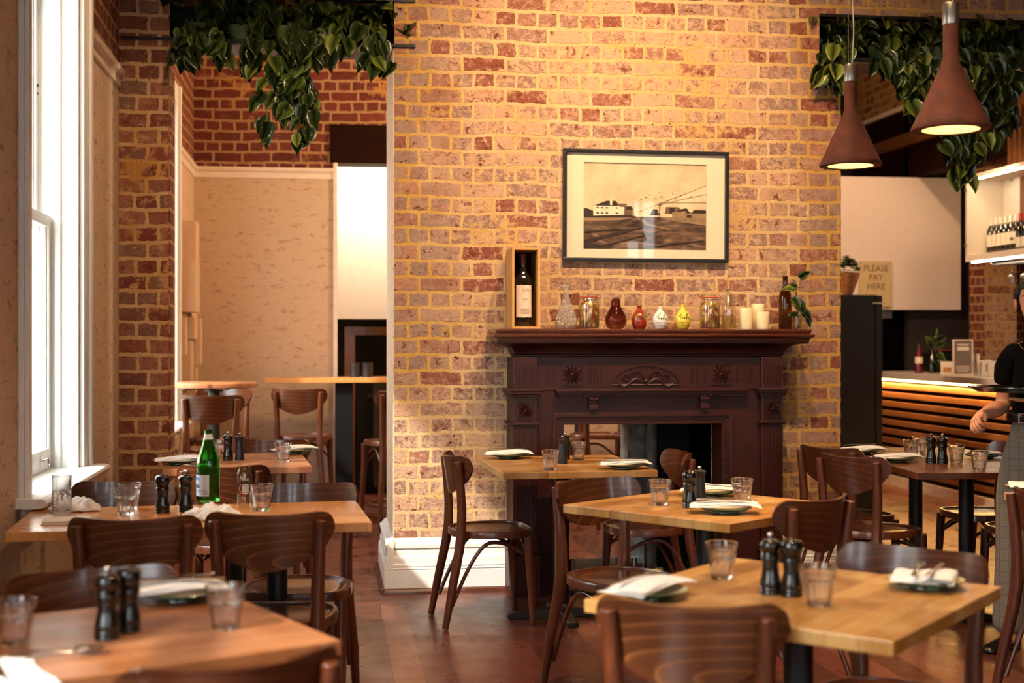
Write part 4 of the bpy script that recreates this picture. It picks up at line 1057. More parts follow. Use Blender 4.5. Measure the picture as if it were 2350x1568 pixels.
def water_bottle():
    p = on(478, 1152); r = thing('water_bottle', 'tall green glass water bottle with a pale blue label on the window table', 'bottle', p, 0)
    out = [(0.0, 0.003), (0.030, 0.0), (0.041, 0.003), (0.0435, 0.010), (0.0435, 0.135), (0.0430, 0.150), (0.040, 0.165), (0.030, 0.195), (0.020, 0.228), (0.0155, 0.245), (0.0140, 0.258), (0.0140, 0.272)]
    inn = [(0.0, 0.012), (0.036, 0.012), (0.0405, 0.018), (0.0405, 0.135), (0.0395, 0.150), (0.036, 0.165), (0.027, 0.195), (0.017, 0.228), (0.0125, 0.245), (0.0105, 0.258), (0.0105, 0.272)]
    m = MB(); m.lathe(out + inn[::-1], 40); m.build('bottle_body', M['green_glass'], r, smooth=50)
    m, R = label_strip(out[2:], 0.025, 0.105, -1.45, 0.15); lb = m.build('label', plain('pale_blue_label', C(206, 226, 240), 0.6, var=0.01), r, smooth=60)
    m, _ = label_strip(out[2:], 0.056, 0.094, -1.45, -0.72, 0.0010); m.build('label_picture', Mt_grad(), lb, smooth=60)
    m = wrap_text('VITTORIA', 0.012, R, 0.040, -0.98); m.build('label_text', plain('label_blue_ink', C(40, 70, 120), 0.7), lb, smooth=0)
    m = MB()
    for i in range(4):
        mm, _ = label_strip(out[2:], 0.032+i*0.005, 0.034+i*0.005, -0.35, 0.02, 0.0010); mm.build('label_line', plain('label_line_ink', C(120, 110, 170), 0.7), lb, smooth=0) if i == 0 else mm.build('label_line', bpy.data.materials['label_line_ink'], lb, smooth=0)
    m, _ = label_strip(out, 0.236, 0.256, -pi, pi, 0.0006, 32); m.build('neck_band', M['linen'], r, smooth=60)
    m, _ = label_strip(out, 0.150, 0.172, -1.25, -0.75, 0.0007); m.build('shoulder_label', M['linen'], r, smooth=60)
    m = MB(); m.lathe([(0.0142, 0.2585), (0.0152, 0.2595), (0.0142, 0.2615), (0.0152, 0.2635), (0.0142, 0.2655), (0.0152, 0.2675), (0.0146, 0.272)], 24); m.build('screw_thread', M['green_glass'], r, smooth=50)
def Mt_grad():
    m = Mt('seaside_label_picture'); m.S(Roughness=0.6); tc = m.N('ShaderNodeTexCoord'); sp = m.N('ShaderNodeSeparateXYZ'); m.L(tc.outputs['Object'], sp.inputs[0])
    f = m.math('DIVIDE', m.math('SUBTRACT', sp.outputs[2], 0.056), 0.038)
    f = m.math('ADD', f, m.math('MULTIPLY', m.math('SUBTRACT', m.noise(m.coord(), 60, 3), 0.5), 0.25))
    m.col(m.ramp(f, [(0.0, C(30, 74, 130)), (0.25, C(60, 96, 140)), (0.34, C(200, 190, 186)), (0.6, C(226, 226, 226)), (0.8, C(90, 170, 220)), (1.0, C(30, 130, 200))])); return m.m
water_bottle()
def juice_bottle():
    p = on(561, 1166); r = thing('juice_bottle', 'small clear juice bottle with orange print on the window table', 'bottle', p, 0)
    out = [(0.0, 0.0), (0.025, 0.0), (0.0275, 0.004), (0.0275, 0.122), (0.0255, 0.132), (0.0215, 0.140), (0.0205, 0.146), (0.0220, 0.148), (0.0220, 0.161)]
    inn = [(0.0, 0.008), (0.023, 0.008), (0.0252, 0.012), (0.0252, 0.122), (0.0235, 0.131), (0.0195, 0.140), (0.0188, 0.146), (0.0195, 0.161)]
    m = MB(); m.lathe(out + inn[::-1], 36); m.build('bottle_body', M['thin'], r, smooth=50)
    R = lambda z: 0.0275
    og = plain('orange_print', C(236, 120, 40), 0.6)
    m = wrap_text('Noo', 0.019, R, 0.101, 0.05); m.build('brand_text', M['linen'], r, smooth=0)
    m = MB()
    def arc(m, cx, cz, ro, ri, a0, a1, n=20):
        m.grid(n, 2, lambda u, v: Vector((0.0284*sin(cx/0.0275+(ri+(ro-ri)*v)*cos(a0+(a1-a0)*u)/0.0275), -0.0284*cos(cx/0.0275+(ri+(ro-ri)*v)*cos(a0+(a1-a0)*u)/0.0275), cz+(ri+(ro-ri)*v)*sin(a0+(a1-a0)*u))))
    arc(m, 0.002, 0.072, 0.021, 0.017, pi*0.75, pi*1.75); m.build('orange_ring', og, r, smooth=0)
    m = MB(); arc(m, -0.006, 0.030, 0.0125, 0.011, 0, 2*pi, 26)
    for k in range(8):
        a = k*pi/4; arc(m, -0.006, 0.030, 0.010, 0.002, a-0.08, a+0.08, 3)
    m.build('fruit_print', plain('pink_print', C(238, 170, 140), 0.6), r, smooth=0)
    m = MB()
    for i in range(5):
        vs = []; z = 0.088-i*0.0075; w = (0.011, 0.013, 0.012, 0.013, 0.010)[i]
        m.grid(8, 2, lambda u, v: Vector((0.0284*sin((0.006+(u-0.5)*2*w)/0.0275), -0.0284*cos((0.006+(u-0.5)*2*w)/0.0275), z-0.0035*v)))
    m.build('small_print', M['linen'], r, smooth=0)
    m = MB(); m.add([(0.0284*sin(q/0.0275), -0.0284*cos(q/0.0275), z) for q, z in ((-0.012, 0.112), (-0.016, 0.122), (-0.006, 0.118), (-0.004, 0.113))], [(0, 1, 2, 3)]); m.build('leaf_print', plain('green_print', C(130, 170, 60), 0.6), r, smooth=0)
juice_bottle()
# archway table
mill('t', 523, 1057, 'left pepper mill on the archway table, right of the green bottle\'s neck'); mill('x', 550, 1056, 'slim straight mill on the archway table')
tumbler(650, 1060, 'tumbler near the right edge of the archway table'); tumbler(494, 1051, 'tumbler behind the green bottle\'s neck on the archway table')
setting(676, 1041, 'at the right end of the archway table', 60, '', 1); setting(413, 1066, 'at the left end of the archway table', 70, 'f', 0)
# front left table
mill('t', 246, 1465, 'larger-looking front pepper mill on the front left table'); mill('s', 295, 1449, 'rear salt shaker on the front left table')
tumbler(517, 1444, 'tumbler near the right corner of the front left table'); tumbler(33, 1482, 'tumbler at the left edge of the picture on the front left table')
setting(412, 1376, 'at the back of the front left table', 70, 'fk', 1); setting(18, 1552, 'cut off at the bottom left corner', 150, 'k', 1, plate=False)
put('spoon', make_spoon, 22, 1508, 'steel spoon gleaming beside the cut-off napkin at bottom left', 'spoon', rz=heading(80))
# table nearest the fireplace
setting(1167, 1052, 'at the back left of the table closest to the fireplace', 84, 'f', 0); setting(1433, 1076, 'at the right end of the table closest to the fireplace', 82, 'k', 0)
tumbler(1263, 1079, 'front tumbler on the table closest to the fireplace'); tumbler(1328, 1056, 'back tumbler on the table closest to the fireplace')
mill('x', 1291, 1064, 'front slim mill on the table closest to the fireplace'); mill('x', 1297, 1054, 'rear slim mill on the table closest to the fireplace')
# middle table
tumbler(1514, 1159, 'left tumbler on the middle cornerwise table'); tumbler(1703, 1156, 'right tumbler on the middle cornerwise table')
mill('s', 1582, 1165, 'shiny turned salt shaker on the middle table'); mill('x', 1606, 1154, 'slim mill behind the salt shaker on the middle table')
setting(1632, 1139, 'at the back of the middle table', 100, 'k', 1); setting(1664, 1177, 'at the front of the middle table', 98, 'fk', 0)
# front right table
tumbler(1656, 1328, 'left tumbler on the front right table'); tumbler(1879, 1390, 'right tumbler on the front right table, beside the salt shaker')
mill('t', 1768, 1362, 'pepper mill on the front right table'); mill('s', 1817, 1367, 'salt shaker on the front right table')
setting(1488, 1371, 'at the left corner of the front right table', 40, 'f', 1); setting(2125, 1348, 'at the right side of the front right table', 25, 'fk', 2)
# dark table by the bar
setting(1978, 1042, 'at the far left of the dark table', 84, 'f', 0); setting(2058, 1060, 'at the near left of the dark table', 84, 'f', 0); setting(2255, 1052, 'behind the right tumblers on the dark table', 90, '', 2)
tumbler(2091, 1050, 'left tumbler behind the mills on the dark table'); tumbler(2111, 1041, 'farthest tumbler behind the mills on the dark table')
tumbler(2195, 1062, 'tumbler right of the mills on the dark table'); tumbler(2247, 1081, 'nearest tumbler on the dark table, beside the waiter')
mill('t', 2137, 1063, 'left pepper mill on the dark table'); mill('t', 2163, 1064, 'right pepper mill on the dark table')
setting(2362, 1128, 'on the table at the right edge', 20, '', 2)
# ================================================================== PICTURE
def picture():
    p0, p1 = onY(1292, 341, 7.245), onY(1672, 603, 7.245)
    cx, cz = (p0.x+p1.x)/2, (p0.z+p1.z)/2; w, h = abs(p1.x-p0.x)/2, abs(p0.z-p1.z)/2
    r = thing('framed_photograph', 'framed sepia street photograph hanging on the brick wall above the mantel', 'picture', (cx, YW, cz))
    r.rotation_euler = (0, radians(-0.25)*-1, 0)
    D = -0.035
    m = MB(); t = 0.021
    for a, b in (((-w, -h), (w, -h+t)), ((-w, h-t), (w, h)), ((-w, -h+t), (-w+t, h-t)), ((w-t, -h+t), (w, h-t))):
        m.box((a[0], D, a[1]), (b[0], -0.008, b[1]))
    m.build('frame', M['frame_black'], r, smooth=0, bevel=0.003)
    # print window inside the mat
    q0, q1 = onY(1340, 372, 7.245), onY(1622, 574, 7.245)
    x0, x1, z1, z0 = q0.x-cx, q1.x-cx, q0.z-cz, q1.z-cz
    m = MB(); yb = -0.014
    for a, b in (((-w+t, -h+t), (w-t, z0)), ((-w+t, z1), (w-t, h-t)), ((-w+t, z0), (x0, z1)), ((x1, z0), (w-t, z1))):
        m.box((a[0], yb-0.003, a[1]), (b[0], -0.009, b[1]))
    m.build('mat', M['mat_board'], r, smooth=0)
    # printed street view: tones laid down as flat shapes on the sheet
    W_, H_ = x1-x0, z1-z0
    X = lambda u: x0 + W_*u; Z = lambda v: z1 - H_*v
    def sky():
        mt = Mt('photo_sky'); n = mt.noise(mt.coord(), 7, 5, 0.6)
        mt.col(mt.ramp(n, [(0.35, C(196, 176, 142)), (0.65, C(232, 208, 172))])); mt.S(Roughness=0.6); return mt.m
    def road():
        mt = Mt('photo_road'); n = mt.noise(mt.coord(scale=(1, 1, 4.5), rot=(0, radians(-16), 0)), 5, 5, 0.6, 1.2)
        mt.col(mt.ramp(n, [(0.36, C(40, 26, 22)), (0.5, C(92, 68, 54)), (0.66, C(146, 116, 90))])); mt.S(Roughness=0.6); return mt.m
    mats = [sky(), road(), plain('photo_white', C(238, 218, 190), 0.6), plain('photo_dark', C(44, 30, 26), 0.6), plain('photo_mid', C(112, 86, 68), 0.6), plain('photo_grass', C(150, 124, 94), 0.6)]
    m = MB(); lay = [0]
    def poly(pts, mi):
        lay[0] += 1; y = -0.0100 - 0.00004*lay[0]
        m.add([(X(u), y, Z(v)) for u, v in pts], [tuple(range(len(pts)))], mi)
    R = lambda a, b, c, d, mi: poly([(a, b), (c, b), (c, d), (a, d)], mi)
    R(0, 0, 1, 0.66, 0); R(0, 0.62, 1, 1, 1)
    poly([(0, .63), (.40, .63), (.30, .66), (0, .68)], 5); poly([(.62, .63), (1, .60), (1, .71), (.72, .66)], 5)
    poly([(0, .53), (.03, .53), (.08, .56), (.33, .57), (.45, .63), (0, .64)], 3)
    R(.08, .50, .33, .615, 2); poly([(.08, .50), (.19, .44), (.26, .44), (.30, .50)], 3); poly([(.26, .47), (.35, .47), (.35, .51), (.30, .51)], 4)
    R(.33, .51, .40, .60, 4); poly([(.35, .50), (.39, .50), (.40, .54), (.34, .54)], 3); R(.215, .43, .232, .49, 2); R(.095, .43, .103, .50, 2)
    for u in (.105, .14, .18, .26): R(u, .515, u+.02, .53, 3); R(u, .575, u+.02, .59, 3)
    poly([(.08, .615), (.33, .60), (.33, .63), (.08, .635)], 3)
    poly([(.54, .60), (.56, .53), (.60, .53), (.62, .60)], 3); poly([(.67, .50), (.77, .50), (.80, .53), (.80, .58), (.66, .58)], 4); R(.70, .51, .74, .58, 3); poly([(.77, .53), (.84, .51), (.86, .55), (.76, .55)], 3)
    R(.72, .56, 1, .62, 5); poly([(.88, .57), (.90, .53), (1, .53), (1, .57)], 3); R(.84, .59, .88, .62, 3); poly([(.82, .57), (.85, .545), (.88, .57)], 3)
    for i in range(24): R(.70+i*.0125, .625, .704+i*.0125, .67, 4)
    R(.615, .45, .622, .66, 3); R(.60, .475, .64, .48, 3); R(.405, .45, .409, .62, 4); R(.57, .50, .573, .62, 4)
    for a, b, c, d in ((.62, .46, 1, .24), (.62, .47, 1, .34), (.45, .56, .62, .46), (.62, .45, 1, .44)):
        poly([(a, b), (c, d), (c, d+.004), (a, b+.004)], 4)
    for u, v in ((.53, .36), (.61, .33), (.72, .34), (.79, .36), (.87, .37), (.63, .38), (.75, .40), (.58, .40), (.50, .39), (.46, .41), (.68, .42)): R(u, v, u+.012, v+.008, 3)
    poly([(.49, .64), (.47, .66), (.50, .71), (.70, .77), (.72, .765), (.52, .70)], 5)
    for a, b, c, d, t_ in ((0, .90, .50, .73, .05), (.1, .98, .62, .78, .045), (.38, 1, .64, .82, .05), (.55, .96, .98, .88, .02), (.0, .80, .3, .76, .02)):
        poly([(a, b), (c, d), (c, d+.012), (a, min(1, b+t_))], 3)
    poly([(0, .93), (.25, .97), (.2, 1), (0, 1)], 3)
    m.build('photo_print', mats, r, smooth=0)
    m = MB(); m.box((-w+t-0.004, -0.0225, -h+t-0.004), (w-t+0.004, -0.020, h-t+0.004)); m.build('glazing', M['glazing'], r, smooth=0)
picture()

# ================================================================== MANTEL SHELF
ZS = 1.4305; YS = 7.10
def shelf_at(px, Y=YS): return Vector((onY(px, 752, Y).x, Y, ZS))
S = 1/ (3050/7.05)
# wine box
p = shelf_at(1200, 7.115); r = thing('wine_box', 'open pine wine box standing upright at the left end of the mantel', 'box', p)
w, dp, h, t = 0.0755, 0.125, 0.432, 0.012
m = MB(); m.box((-w, -dp, 0), (-w+t, dp, h)); m.box((w-t, -dp, 0), (w, dp, h)); m.box((-w+t, -dp, 0), (w-t, dp, t)); m.box((-w+t, -dp, h-t), (w-t, dp, h))
m.build('box_shell', M['pine_box'], r, smooth=0, bevel=0.001)
m = MB(); m.box((-w+t, dp-0.006, t), (w-t, dp, h-t)); m.build('back_board', M['timber_dark'], r, smooth=0)
r = thing('wine_bottle', 'large dark wine bottle with a plain pale label standing inside the pine box', 'bottle', p + Vector((-0.004, -0.03, t+0.0005)))
bp = [(0, 0.0), (0.044, 0.0), (0.048, 0.004), (0.0495, 0.05), (0.0495, 0.225), (0.046, 0.250), (0.034, 0.275), (0.022, 0.295), (0.0185, 0.31), (0.0180, 0.375), (0.0195, 0.378), (0.0195, 0.388), (0.0175, 0.390), (0, 0.390)]
m = MB(); m.lathe(bp, 40); m.build('bottle_body', M['dark_glass'], r, smooth=50)
m, R = label_strip(bp[2:], 0.050, 0.222, -0.95, 0.95, 0.0008); lb = m.build('label', M['label'], r, smooth=60)
m = MB()
sc = plain('script_ink', C(120, 96, 84), 0.8)
def script(m, pts, R0, z0, sx, a0=0.0, wd=0.0009):
    m.tube([((R0+0.0013)*sin(a0+u*sx/R0), -(R0+0.0013)*cos(a0+u*sx/R0), z0+v*sx) for u, v in pts], wd, 5)
script(m, [(-.5, .2), (-.35, .5), (-.2, .35), (-.4, .1), (-.25, -.1), (-.05, .1), (.0, .5), (-.02, .0), (.1, .1)], 0.0495, 0.188, 0.032, 0.12)
script(m, [(.3, .5), (.3, .0), (.3, .25), (.5, .3), (.5, .55), (.5, .0), (.65, .2), (.7, .05), (.8, .2), (.9, .05), (1.0, .2), (1.1, .1)], 0.0495, 0.188, 0.032, 0.12)
m.build('label_script', sc, lb)
for z, w_ in ((0.150, .24), (0.143, .28), (0.131, .06), (0.092, .5), (0.084, .46), (0.076, .5), (0.068, .42)):
    m, _ = label_strip(bp[2:], z, z+0.0022, 0.1-w_, 0.1+w_, 0.0014); m.build('label_line', sc, lb, smooth=0)
m = MB(); m.lathe([(0.0187, 0.33), (0.0187, 0.376), (0.0202, 0.379), (0.0202, 0.3885), (0.018, 0.391), (0, 0.3912)], 28); m.build('foil_cap', plain('wine_red_foil', C(96, 26, 30), 0.4), r, smooth=50)
# crackle decanter
m = MB()
out = [(0, 0), (0.040, 0), (0.052, 0.006), (0.061, 0.030), (0.061, 0.055), (0.052, 0.090), (0.036, 0.125), (0.023, 0.155), (0.0165, 0.190), (0.0145, 0.220), (0.0195, 0.232), (0.0185, 0.236), (0.0165, 0.243)]
inn = [(0, 0.006), (0.038, 0.006), (0.049, 0.011), (0.0575, 0.032), (0.0575, 0.055), (0.0485, 0.089), (0.0325, 0.124), (0.0198, 0.155), (0.0135, 0.190), (0.0118, 0.220), (0.0150, 0.243)]
m.lathe(out+inn[::-1], 40); tag(m.build('decanter', M['crackle'], smooth=60, loc=shelf_at(1299)), 'teardrop crackle-glass decanter on the mantel next to the wine box', 'decanter')
# preserving jars
def pickle():
    m = Mt('pickled_vegetables'); m.S(Roughness=0.3)
    v = m.N('ShaderNodeTexVoronoi'); v.inputs['Scale'].default_value = 52; m.L(m.coord(scale=(1, 1, 0.8)), v.inputs['Vector'])
    s = m.N('ShaderNodeSeparateColor'); m.L(v.outputs['Color'], s.inputs[0])
    c = m.ramp(s.outputs[0], [(0, C(206, 160, 76)), (0.3, C(226, 196, 130)), (0.5, C(168, 112, 40)), (0.7, C(196, 170, 104)), (0.85, C(120, 84, 40)), (1, C(160, 60, 36))])
    c = m.mix(m.ramp(v.outputs['Distance'], [(0.45, 0.0), (0.75, 0.7)]), c, C(96, 60, 22)); m.col(c); m.bump(v.outputs['Distance'], -0.6, 0.01); m.b.inputs['Coat Weight'].default_value = 0.6; return m.m
M['pickle'] = pickle()
def jar():
    r = empty('preserve_jar')
    out = [(0, 0), (0.050, 0), (0.055, 0.004), (0.0575, 0.012), (0.0575, 0.130), (0.055, 0.143), (0.047, 0.152), (0.045, 0.156), (0.046, 0.172)]
    inn = [(0, 0.006), (0.049, 0.006), (0.0535, 0.012), (0.0535, 0.130), (0.051, 0.141), (0.043, 0.150), (0.042, 0.156), (0.042, 0.172)]
    m = MB(); m.lathe(out+inn[::-1], 40); m.build('jar_body', M['thin'], r, smooth=50)
    m = MB(); m.lathe([(0, 0.0065), (0.0480, 0.0065), (0.0528, 0.0125), (0.0528, 0.128), (0.050, 0.139), (0.041, 0.147), (0, 0.148)], 40); m.build('contents', M['pickle'], r, smooth=60)
    m = MB(); m.lathe([(0.0425, 0.1722), (0.0495, 0.1722), (0.0515, 0.1745), (0.0495, 0.177), (0.0425, 0.177)], 40); m.build('rubber_seal', plain('orange_rubber', C(222, 96, 40), 0.5), r, smooth=50) if 'orange_rubber' not in bpy.data.materials else m.build('rubber_seal', bpy.data.materials['orange_rubber'], r)
    m = MB(); m.lathe([(0, 0.1772), (0.047, 0.1772), (0.0475, 0.184), (0.045, 0.189), (0.02, 0.191), (0, 0.191)], 40); m.build('lid', M['thin'], r, smooth=50)
    m = MB(); m.tube([(0.047*cos(a*pi/18), 0.047*sin(a*pi/18), 0.163) for a in range(37)], 0.0015, 6, caps=False)
    m.tube([(0.047, 0, 0.163), (0.058, 0, 0.170), (0.060, 0, 0.185), (0.048, 0, 0.190)], 0.0016, 6); m.tube([(0.049, -0.012, 0.160), (0.066, -0.010, 0.172), (0.062, 0.010, 0.185), (0.049, 0.012, 0.165)], 0.0016, 6)
    m.build('wire_clip', M['chrome'], r)
    return r
place('jar', jar, shelf_at(1352), 0.3, 'preserving jar of yellow pickles between the decanter and the pear-shaped vase', 'jar', 'clip-top pickle jars')
place('jar', jar, shelf_at(1629), 0.1, 'preserving jar of darker mixed pickles beside the corked clear bottle', 'jar', 'clip-top pickle jars')
# pear vase
m = MB()
out = [(0, 0), (0.034, 0), (0.046, 0.008), (0.058, 0.030), (0.0605, 0.048), (0.056, 0.070), (0.044, 0.094), (0.031, 0.115), (0.0255, 0.130), (0.0250, 0.150), (0.0215, 0.162), (0.012, 0.1675), (0, 0.168)]
inn = [(0, 0.020), (0.036, 0.020), (0.050, 0.032), (0.054, 0.048), (0.050, 0.068), (0.040, 0.090), (0.0265, 0.114), (0.0215, 0.130), (0.0210, 0.148), (0.018, 0.157), (0, 0.162)]
m.lathe(out, 40); m.lathe(inn[::-1], 40); tag(m.build('vase', M['pear'], smooth=60, loc=shelf_at(1413)), 'rose-brown pear-shaped glass vase on the mantel', 'vase')
# three oil bottles
def oil(px, col, name, label, txt, h):
    s = h/0.140; r = thing('oil_bottle', label, 'bottle', shelf_at(px), 0, 'corked ceramic oil bottles')
    pr = [(0, 0), (0.027, 0), (0.030, 0.003), (0.0395, 0.022), (0.0435, 0.044), (0.041, 0.066), (0.030, 0.088), (0.018, 0.101), (0.0135, 0.108), (0.0130, 0.120), (0.0155, 0.124), (0.0150, 0.128), (0.010, 0.1285), (0, 0.1285)]
    pr = [(a, b*s) for a, b in pr]
    m = MB(); m.lathe(pr, 36); m.build('bottle_body', plain(name, col, 0.15, coat=0.6, var=0.05), r, smooth=60)
    m = MB(); m.lathe([(0, 0.1285*s), (0.0095, 0.1285*s), (0.0118, 0.128*s+0.012), (0, 0.128*s+0.0125)], 20); m.build('stopper', M['cork'], r, smooth=50)
    Rf = lambda z: next((p_[0]+(q_[0]-p_[0])*(z-p_[1])/max(1e-9, q_[1]-p_[1]) for p_, q_ in zip(pr, pr[1:]) if p_[1] <= z <= q_[1]), 0.03)
    ink = bpy.data.materials.get('oil_ink') or plain('oil_ink', C(40, 34, 20), 0.7)
    lf = bpy.data.materials.get('oil_leaf') or plain('oil_leaf', C(92, 130, 40), 0.5)
    if txt:
        m = MB()
        for sx, z0, sz in (('EXTRA VIRGIN', 0.031, 0.0108), ('OLIVE OIL', 0.0175, 0.0108)):
            vs, fs = text_mesh(sx, sz)
            m.add([Vector(((Rf(z0+v.y)+0.0012)*sin(v.x/0.041+0.1), -(Rf(z0+v.y)+0.0012)*cos(v.x/0.041+0.1), z0+v.y)) for v in vs], fs)
        m.build('lettering', ink, r, smooth=0)
    m = MB()
    def lf_(a, z, ang, L_, wd):
        pts = []
        for k in range(12):
            t_ = 2*pi*k/12; u = L_*0.5*cos(t_); v = wd*sin(t_)*abs(sin(t_))**0.3
            dx, dz = u*cos(ang)-v*sin(ang), u*sin(ang)+v*cos(ang); zz = z+dz; Rr = Rf(zz)+0.0008; pts.append((Rr*sin(a+dx/Rr), -Rr*cos(a+dx/Rr), zz))
        m.add(pts, [tuple(range(12))])
    for a, z, an, L_, wd in ((-0.42, 0.078, 0.7, 0.028, 0.005), (-0.55, 0.062, -0.5, 0.03, 0.005), (0.42, 0.074, 0.9, 0.026, 0.006), (0.5, 0.060, -0.8, 0.03, 0.006)): lf_(a, z*s, an, L_, wd)
    m.build('painted_leaves', lf, r, smooth=0)
    m = MB()
    for a in (-0.08, 0.20): lf_(a, 0.058*s, pi/2, 0.013, 0.0045)
    m.build('painted_olives', ink, r, smooth=0)
oil(1467, C(150, 44, 22), 'red_glaze', 'small dark red corked oil bottle on the mantel', False, 0.140)
oil(1515, C(236, 230, 224), 'white_glaze', 'small white corked olive oil bottle on the mantel', True, 0.136)
oil(1567, C(228, 206, 72), 'yellow_glaze', 'small yellow corked olive oil bottle on the mantel', True, 0.146)
# clear corked bottle
r = thing('corked_bottle', 'tall clear corked bottle half full of pale liquid on the mantel', 'bottle', shelf_at(1672))
out = [(0, 0), (0.038, 0), (0.041, 0.004), (0.041, 0.125), (0.036, 0.145), (0.022, 0.165), (0.020, 0.172), (0.0225, 0.180), (0.020, 0.188), (0.014, 0.200), (0.0115, 0.215), (0.0115, 0.245)]
inn = [(0, 0.006), (0.036, 0.006), (0.0385, 0.010), (0.0385, 0.125), (0.0335, 0.144), (0.0195, 0.164), (0.0178, 0.172), (0.020, 0.180), (0.0178, 0.188), (0.0118, 0.200), (0.0092, 0.215), (0.0092, 0.245)]
m = MB(); m.lathe(out+inn[::-1], 36); m.build('bottle_body', M['thin'], r, smooth=50)
m = MB(); m.lathe([(0, 0.0065), (0.0355, 0.0065), (0.0380, 0.0105), (0.0380, 0.075), (0, 0.0752)], 36); m.build('liquid', clear('pale_green_liquid', 0.6, (0.86, 0.84, 0.55, 1)), r, smooth=50)
m = MB(); m.lathe([(0, 0.225), (0.0088, 0.225), (0.0095, 0.246), (0.012, 0.270), (0, 0.271)], 20); m.build('stopper', M['cork'], r, smooth=50)
# candles
for px, Y, h, lab in ((1712, 7.085, 0.118, 'left thick ivory candle, medium height, on the mantel'), (1739, 7.165, 0.142, 'tallest ivory candle, behind the other two'), (1750, 7.065, 0.096, 'shortest ivory candle at the front right')):
    m = MB(); m.lathe([(0, 0), (0.035, 0), (0.036, 0.002), (0.036, h-0.004), (0.034, h), (0.029, h-0.002), (0.015, h-0.006), (0, h-0.007)], 32, rf=lambda a, i: 1+0.006*sin(3*a+i))
    r = thing('pillar_candle', lab, 'candle', shelf_at(px, Y), 0, 'ivory pillar candles'); m.build('wax_body', M['wax'], r, smooth=60)
    m = MB(); m.tube([(0, 0, h-0.008), (0.001, 0, h+0.006)], 0.0012, 6); m.build('wick', M['ink'], r)
# dark bottle
r = thing('wine_bottle', 'slim dark brown wine bottle without a label at the right end of the mantel', 'bottle', shelf_at(1802))
m = MB(); m.lathe([(0, 0), (0.033, 0), (0.036, 0.004), (0.036, 0.178), (0.032, 0.198), (0.020, 0.222), (0.0145, 0.240), (0.0135, 0.280), (0.0150, 0.283), (0.0150, 0.294), (0.0105, 0.296), (0.0100, 0.27), (0, 0.27)], 36)
m.build('bottle_body', glass('brown_bottle_glass', (0.16, 0.07, 0.02, 1)), r, smooth=50)

# ================================================================== FOLIAGE
def leaf(m, p, tip, nrm, s, mi=0):
    t = tip.normalized(); n = (nrm - t*nrm.dot(t)); n = n.normalized() if n.length > 1e-4 else t.orthogonal().normalized(); x = t.cross(n)
    mid = [(0.0, 0.0), (0.16, 0.03), (0.38, 0.05), (0.62, 0.04), (0.86, 0.0), (1.05, -0.07), (1.22, -0.16)]
    side = [(-0.10, 0.13, 0.05), (-0.11, 0.27, 0.10), (0.02, 0.41, 0.13), (0.24, 0.49, 0.14), (0.50, 0.46, 0.12), (0.76, 0.34, 0.08), (1.00, 0.17, -0.01)]
    P = lambda a, b, c: p + t*(a*s) + x*(b*s) + n*(c*s)
    V = [P(a, 0, c) for a, c in mid]; F_ = []
    for sg in (-1, 1):
        o = len(V); V += [P(a, sg*b, c) for a, b, c in side]
        F_ += [(0, o, o+1), (0, o+1, o+2, 1), (1, o+2, o+3, 2), (2, o+3, o+4, 3), (3, o+4, o+5, 4), (4, o+5, o+6, 5), (5, o+6, 6)]
    m.add(V, F_, mi)
def vine_plant(label, x, n_bush, trails, seed, spread=0.22, name='trailing_pothos', grp='trailing plants over the arches', s=0.092, rightward=0):
    rnd = random.Random(seed); base = Vector((x, YW+0.09, ZL0+0.02))
    r = thing(name, label, 'plant', base, 0, grp)
    L_, T_ = MB(), MB()
    T_.lathe([(0, -0.02), (0.06, -0.02), (0.075, 0.07), (0, 0.07)], 14)
    def rv(a): return Vector((rnd.uniform(-a, a), rnd.uniform(-a, a), rnd.uniform(-a, a)))
    for i in range(int(n_bush*0.72)):
        q = Vector((rnd.gauss(0, spread*0.55), rnd.uniform(-0.12, 0.10), rnd.uniform(0.06, 0.25)))
        if -0.10 < q.y and q.z > 0.21: q.z = 0.2
        tip = Vector((rnd.uniform(-0.6, 0.6), -0.5+rnd.uniform(-.4, .3), -0.75+rnd.uniform(-.3, .6)))
        leaf(L_, q, tip, Vector((rnd.uniform(-.5, .5), -1, 0.5)), s*rnd.uniform(0.6, 1.15))
    for dx, ln, dens in trails:
        pts = [Vector((dx*0.6, 0.02, 0.06)), Vector((dx*0.8, -0.12, 0.075)), Vector((dx, -0.165, 0.02))]
        n = max(3, int(ln/0.06)); ph = rnd.uniform(0, 6)
        for i in range(1, n+1): pts.append(Vector((dx+0.03*sin(i*0.6+ph)*min(1, i/4)+rnd.uniform(-.008, .008), -0.165+rnd.uniform(-.015, .015), 0.02-ln*i/n)))
        T_.tube(pts, 0.0025, 5)
        cnt = int(ln*dens)
        for i in range(cnt):
            u = rnd.random()**0.9; k = min(len(pts)-2, 2+int(u*n)); q = pts[k].lerp(pts[k+1], rnd.random()) + Vector((rnd.uniform(-.05, .05), rnd.uniform(-.05, .03), 0))
            leaf(L_, q, Vector((rnd.uniform(-.7, .7), rnd.uniform(-.5, .1), -0.9)), Vector((rnd.uniform(-.6, .6), -1, 0.35)), s*rnd.uniform(0.65, 1.1))
        leaf(L_, pts[-1], Vector((rnd.uniform(-.3, .3), -.2, -1)), Vector((0, -1, 0.3)), s*0.8)
    L_.build('leaves', M['leaf'], r, smooth=180, recalc=False); T_.build('stems', M['stem'], r)
PX = lambda px: onY(px, 60, YW-0.06).x
PL = lambda px, ref: PX(px)-PX(ref)
vine_plant('leftmost trailing plant over the left arch, next to the brick nib', PX(450), 34, [(PL(422, 450), 0.17, 70), (PL(437, 450), 0.10, 60), (PL(500, 450), 0.15, 70)], 1)
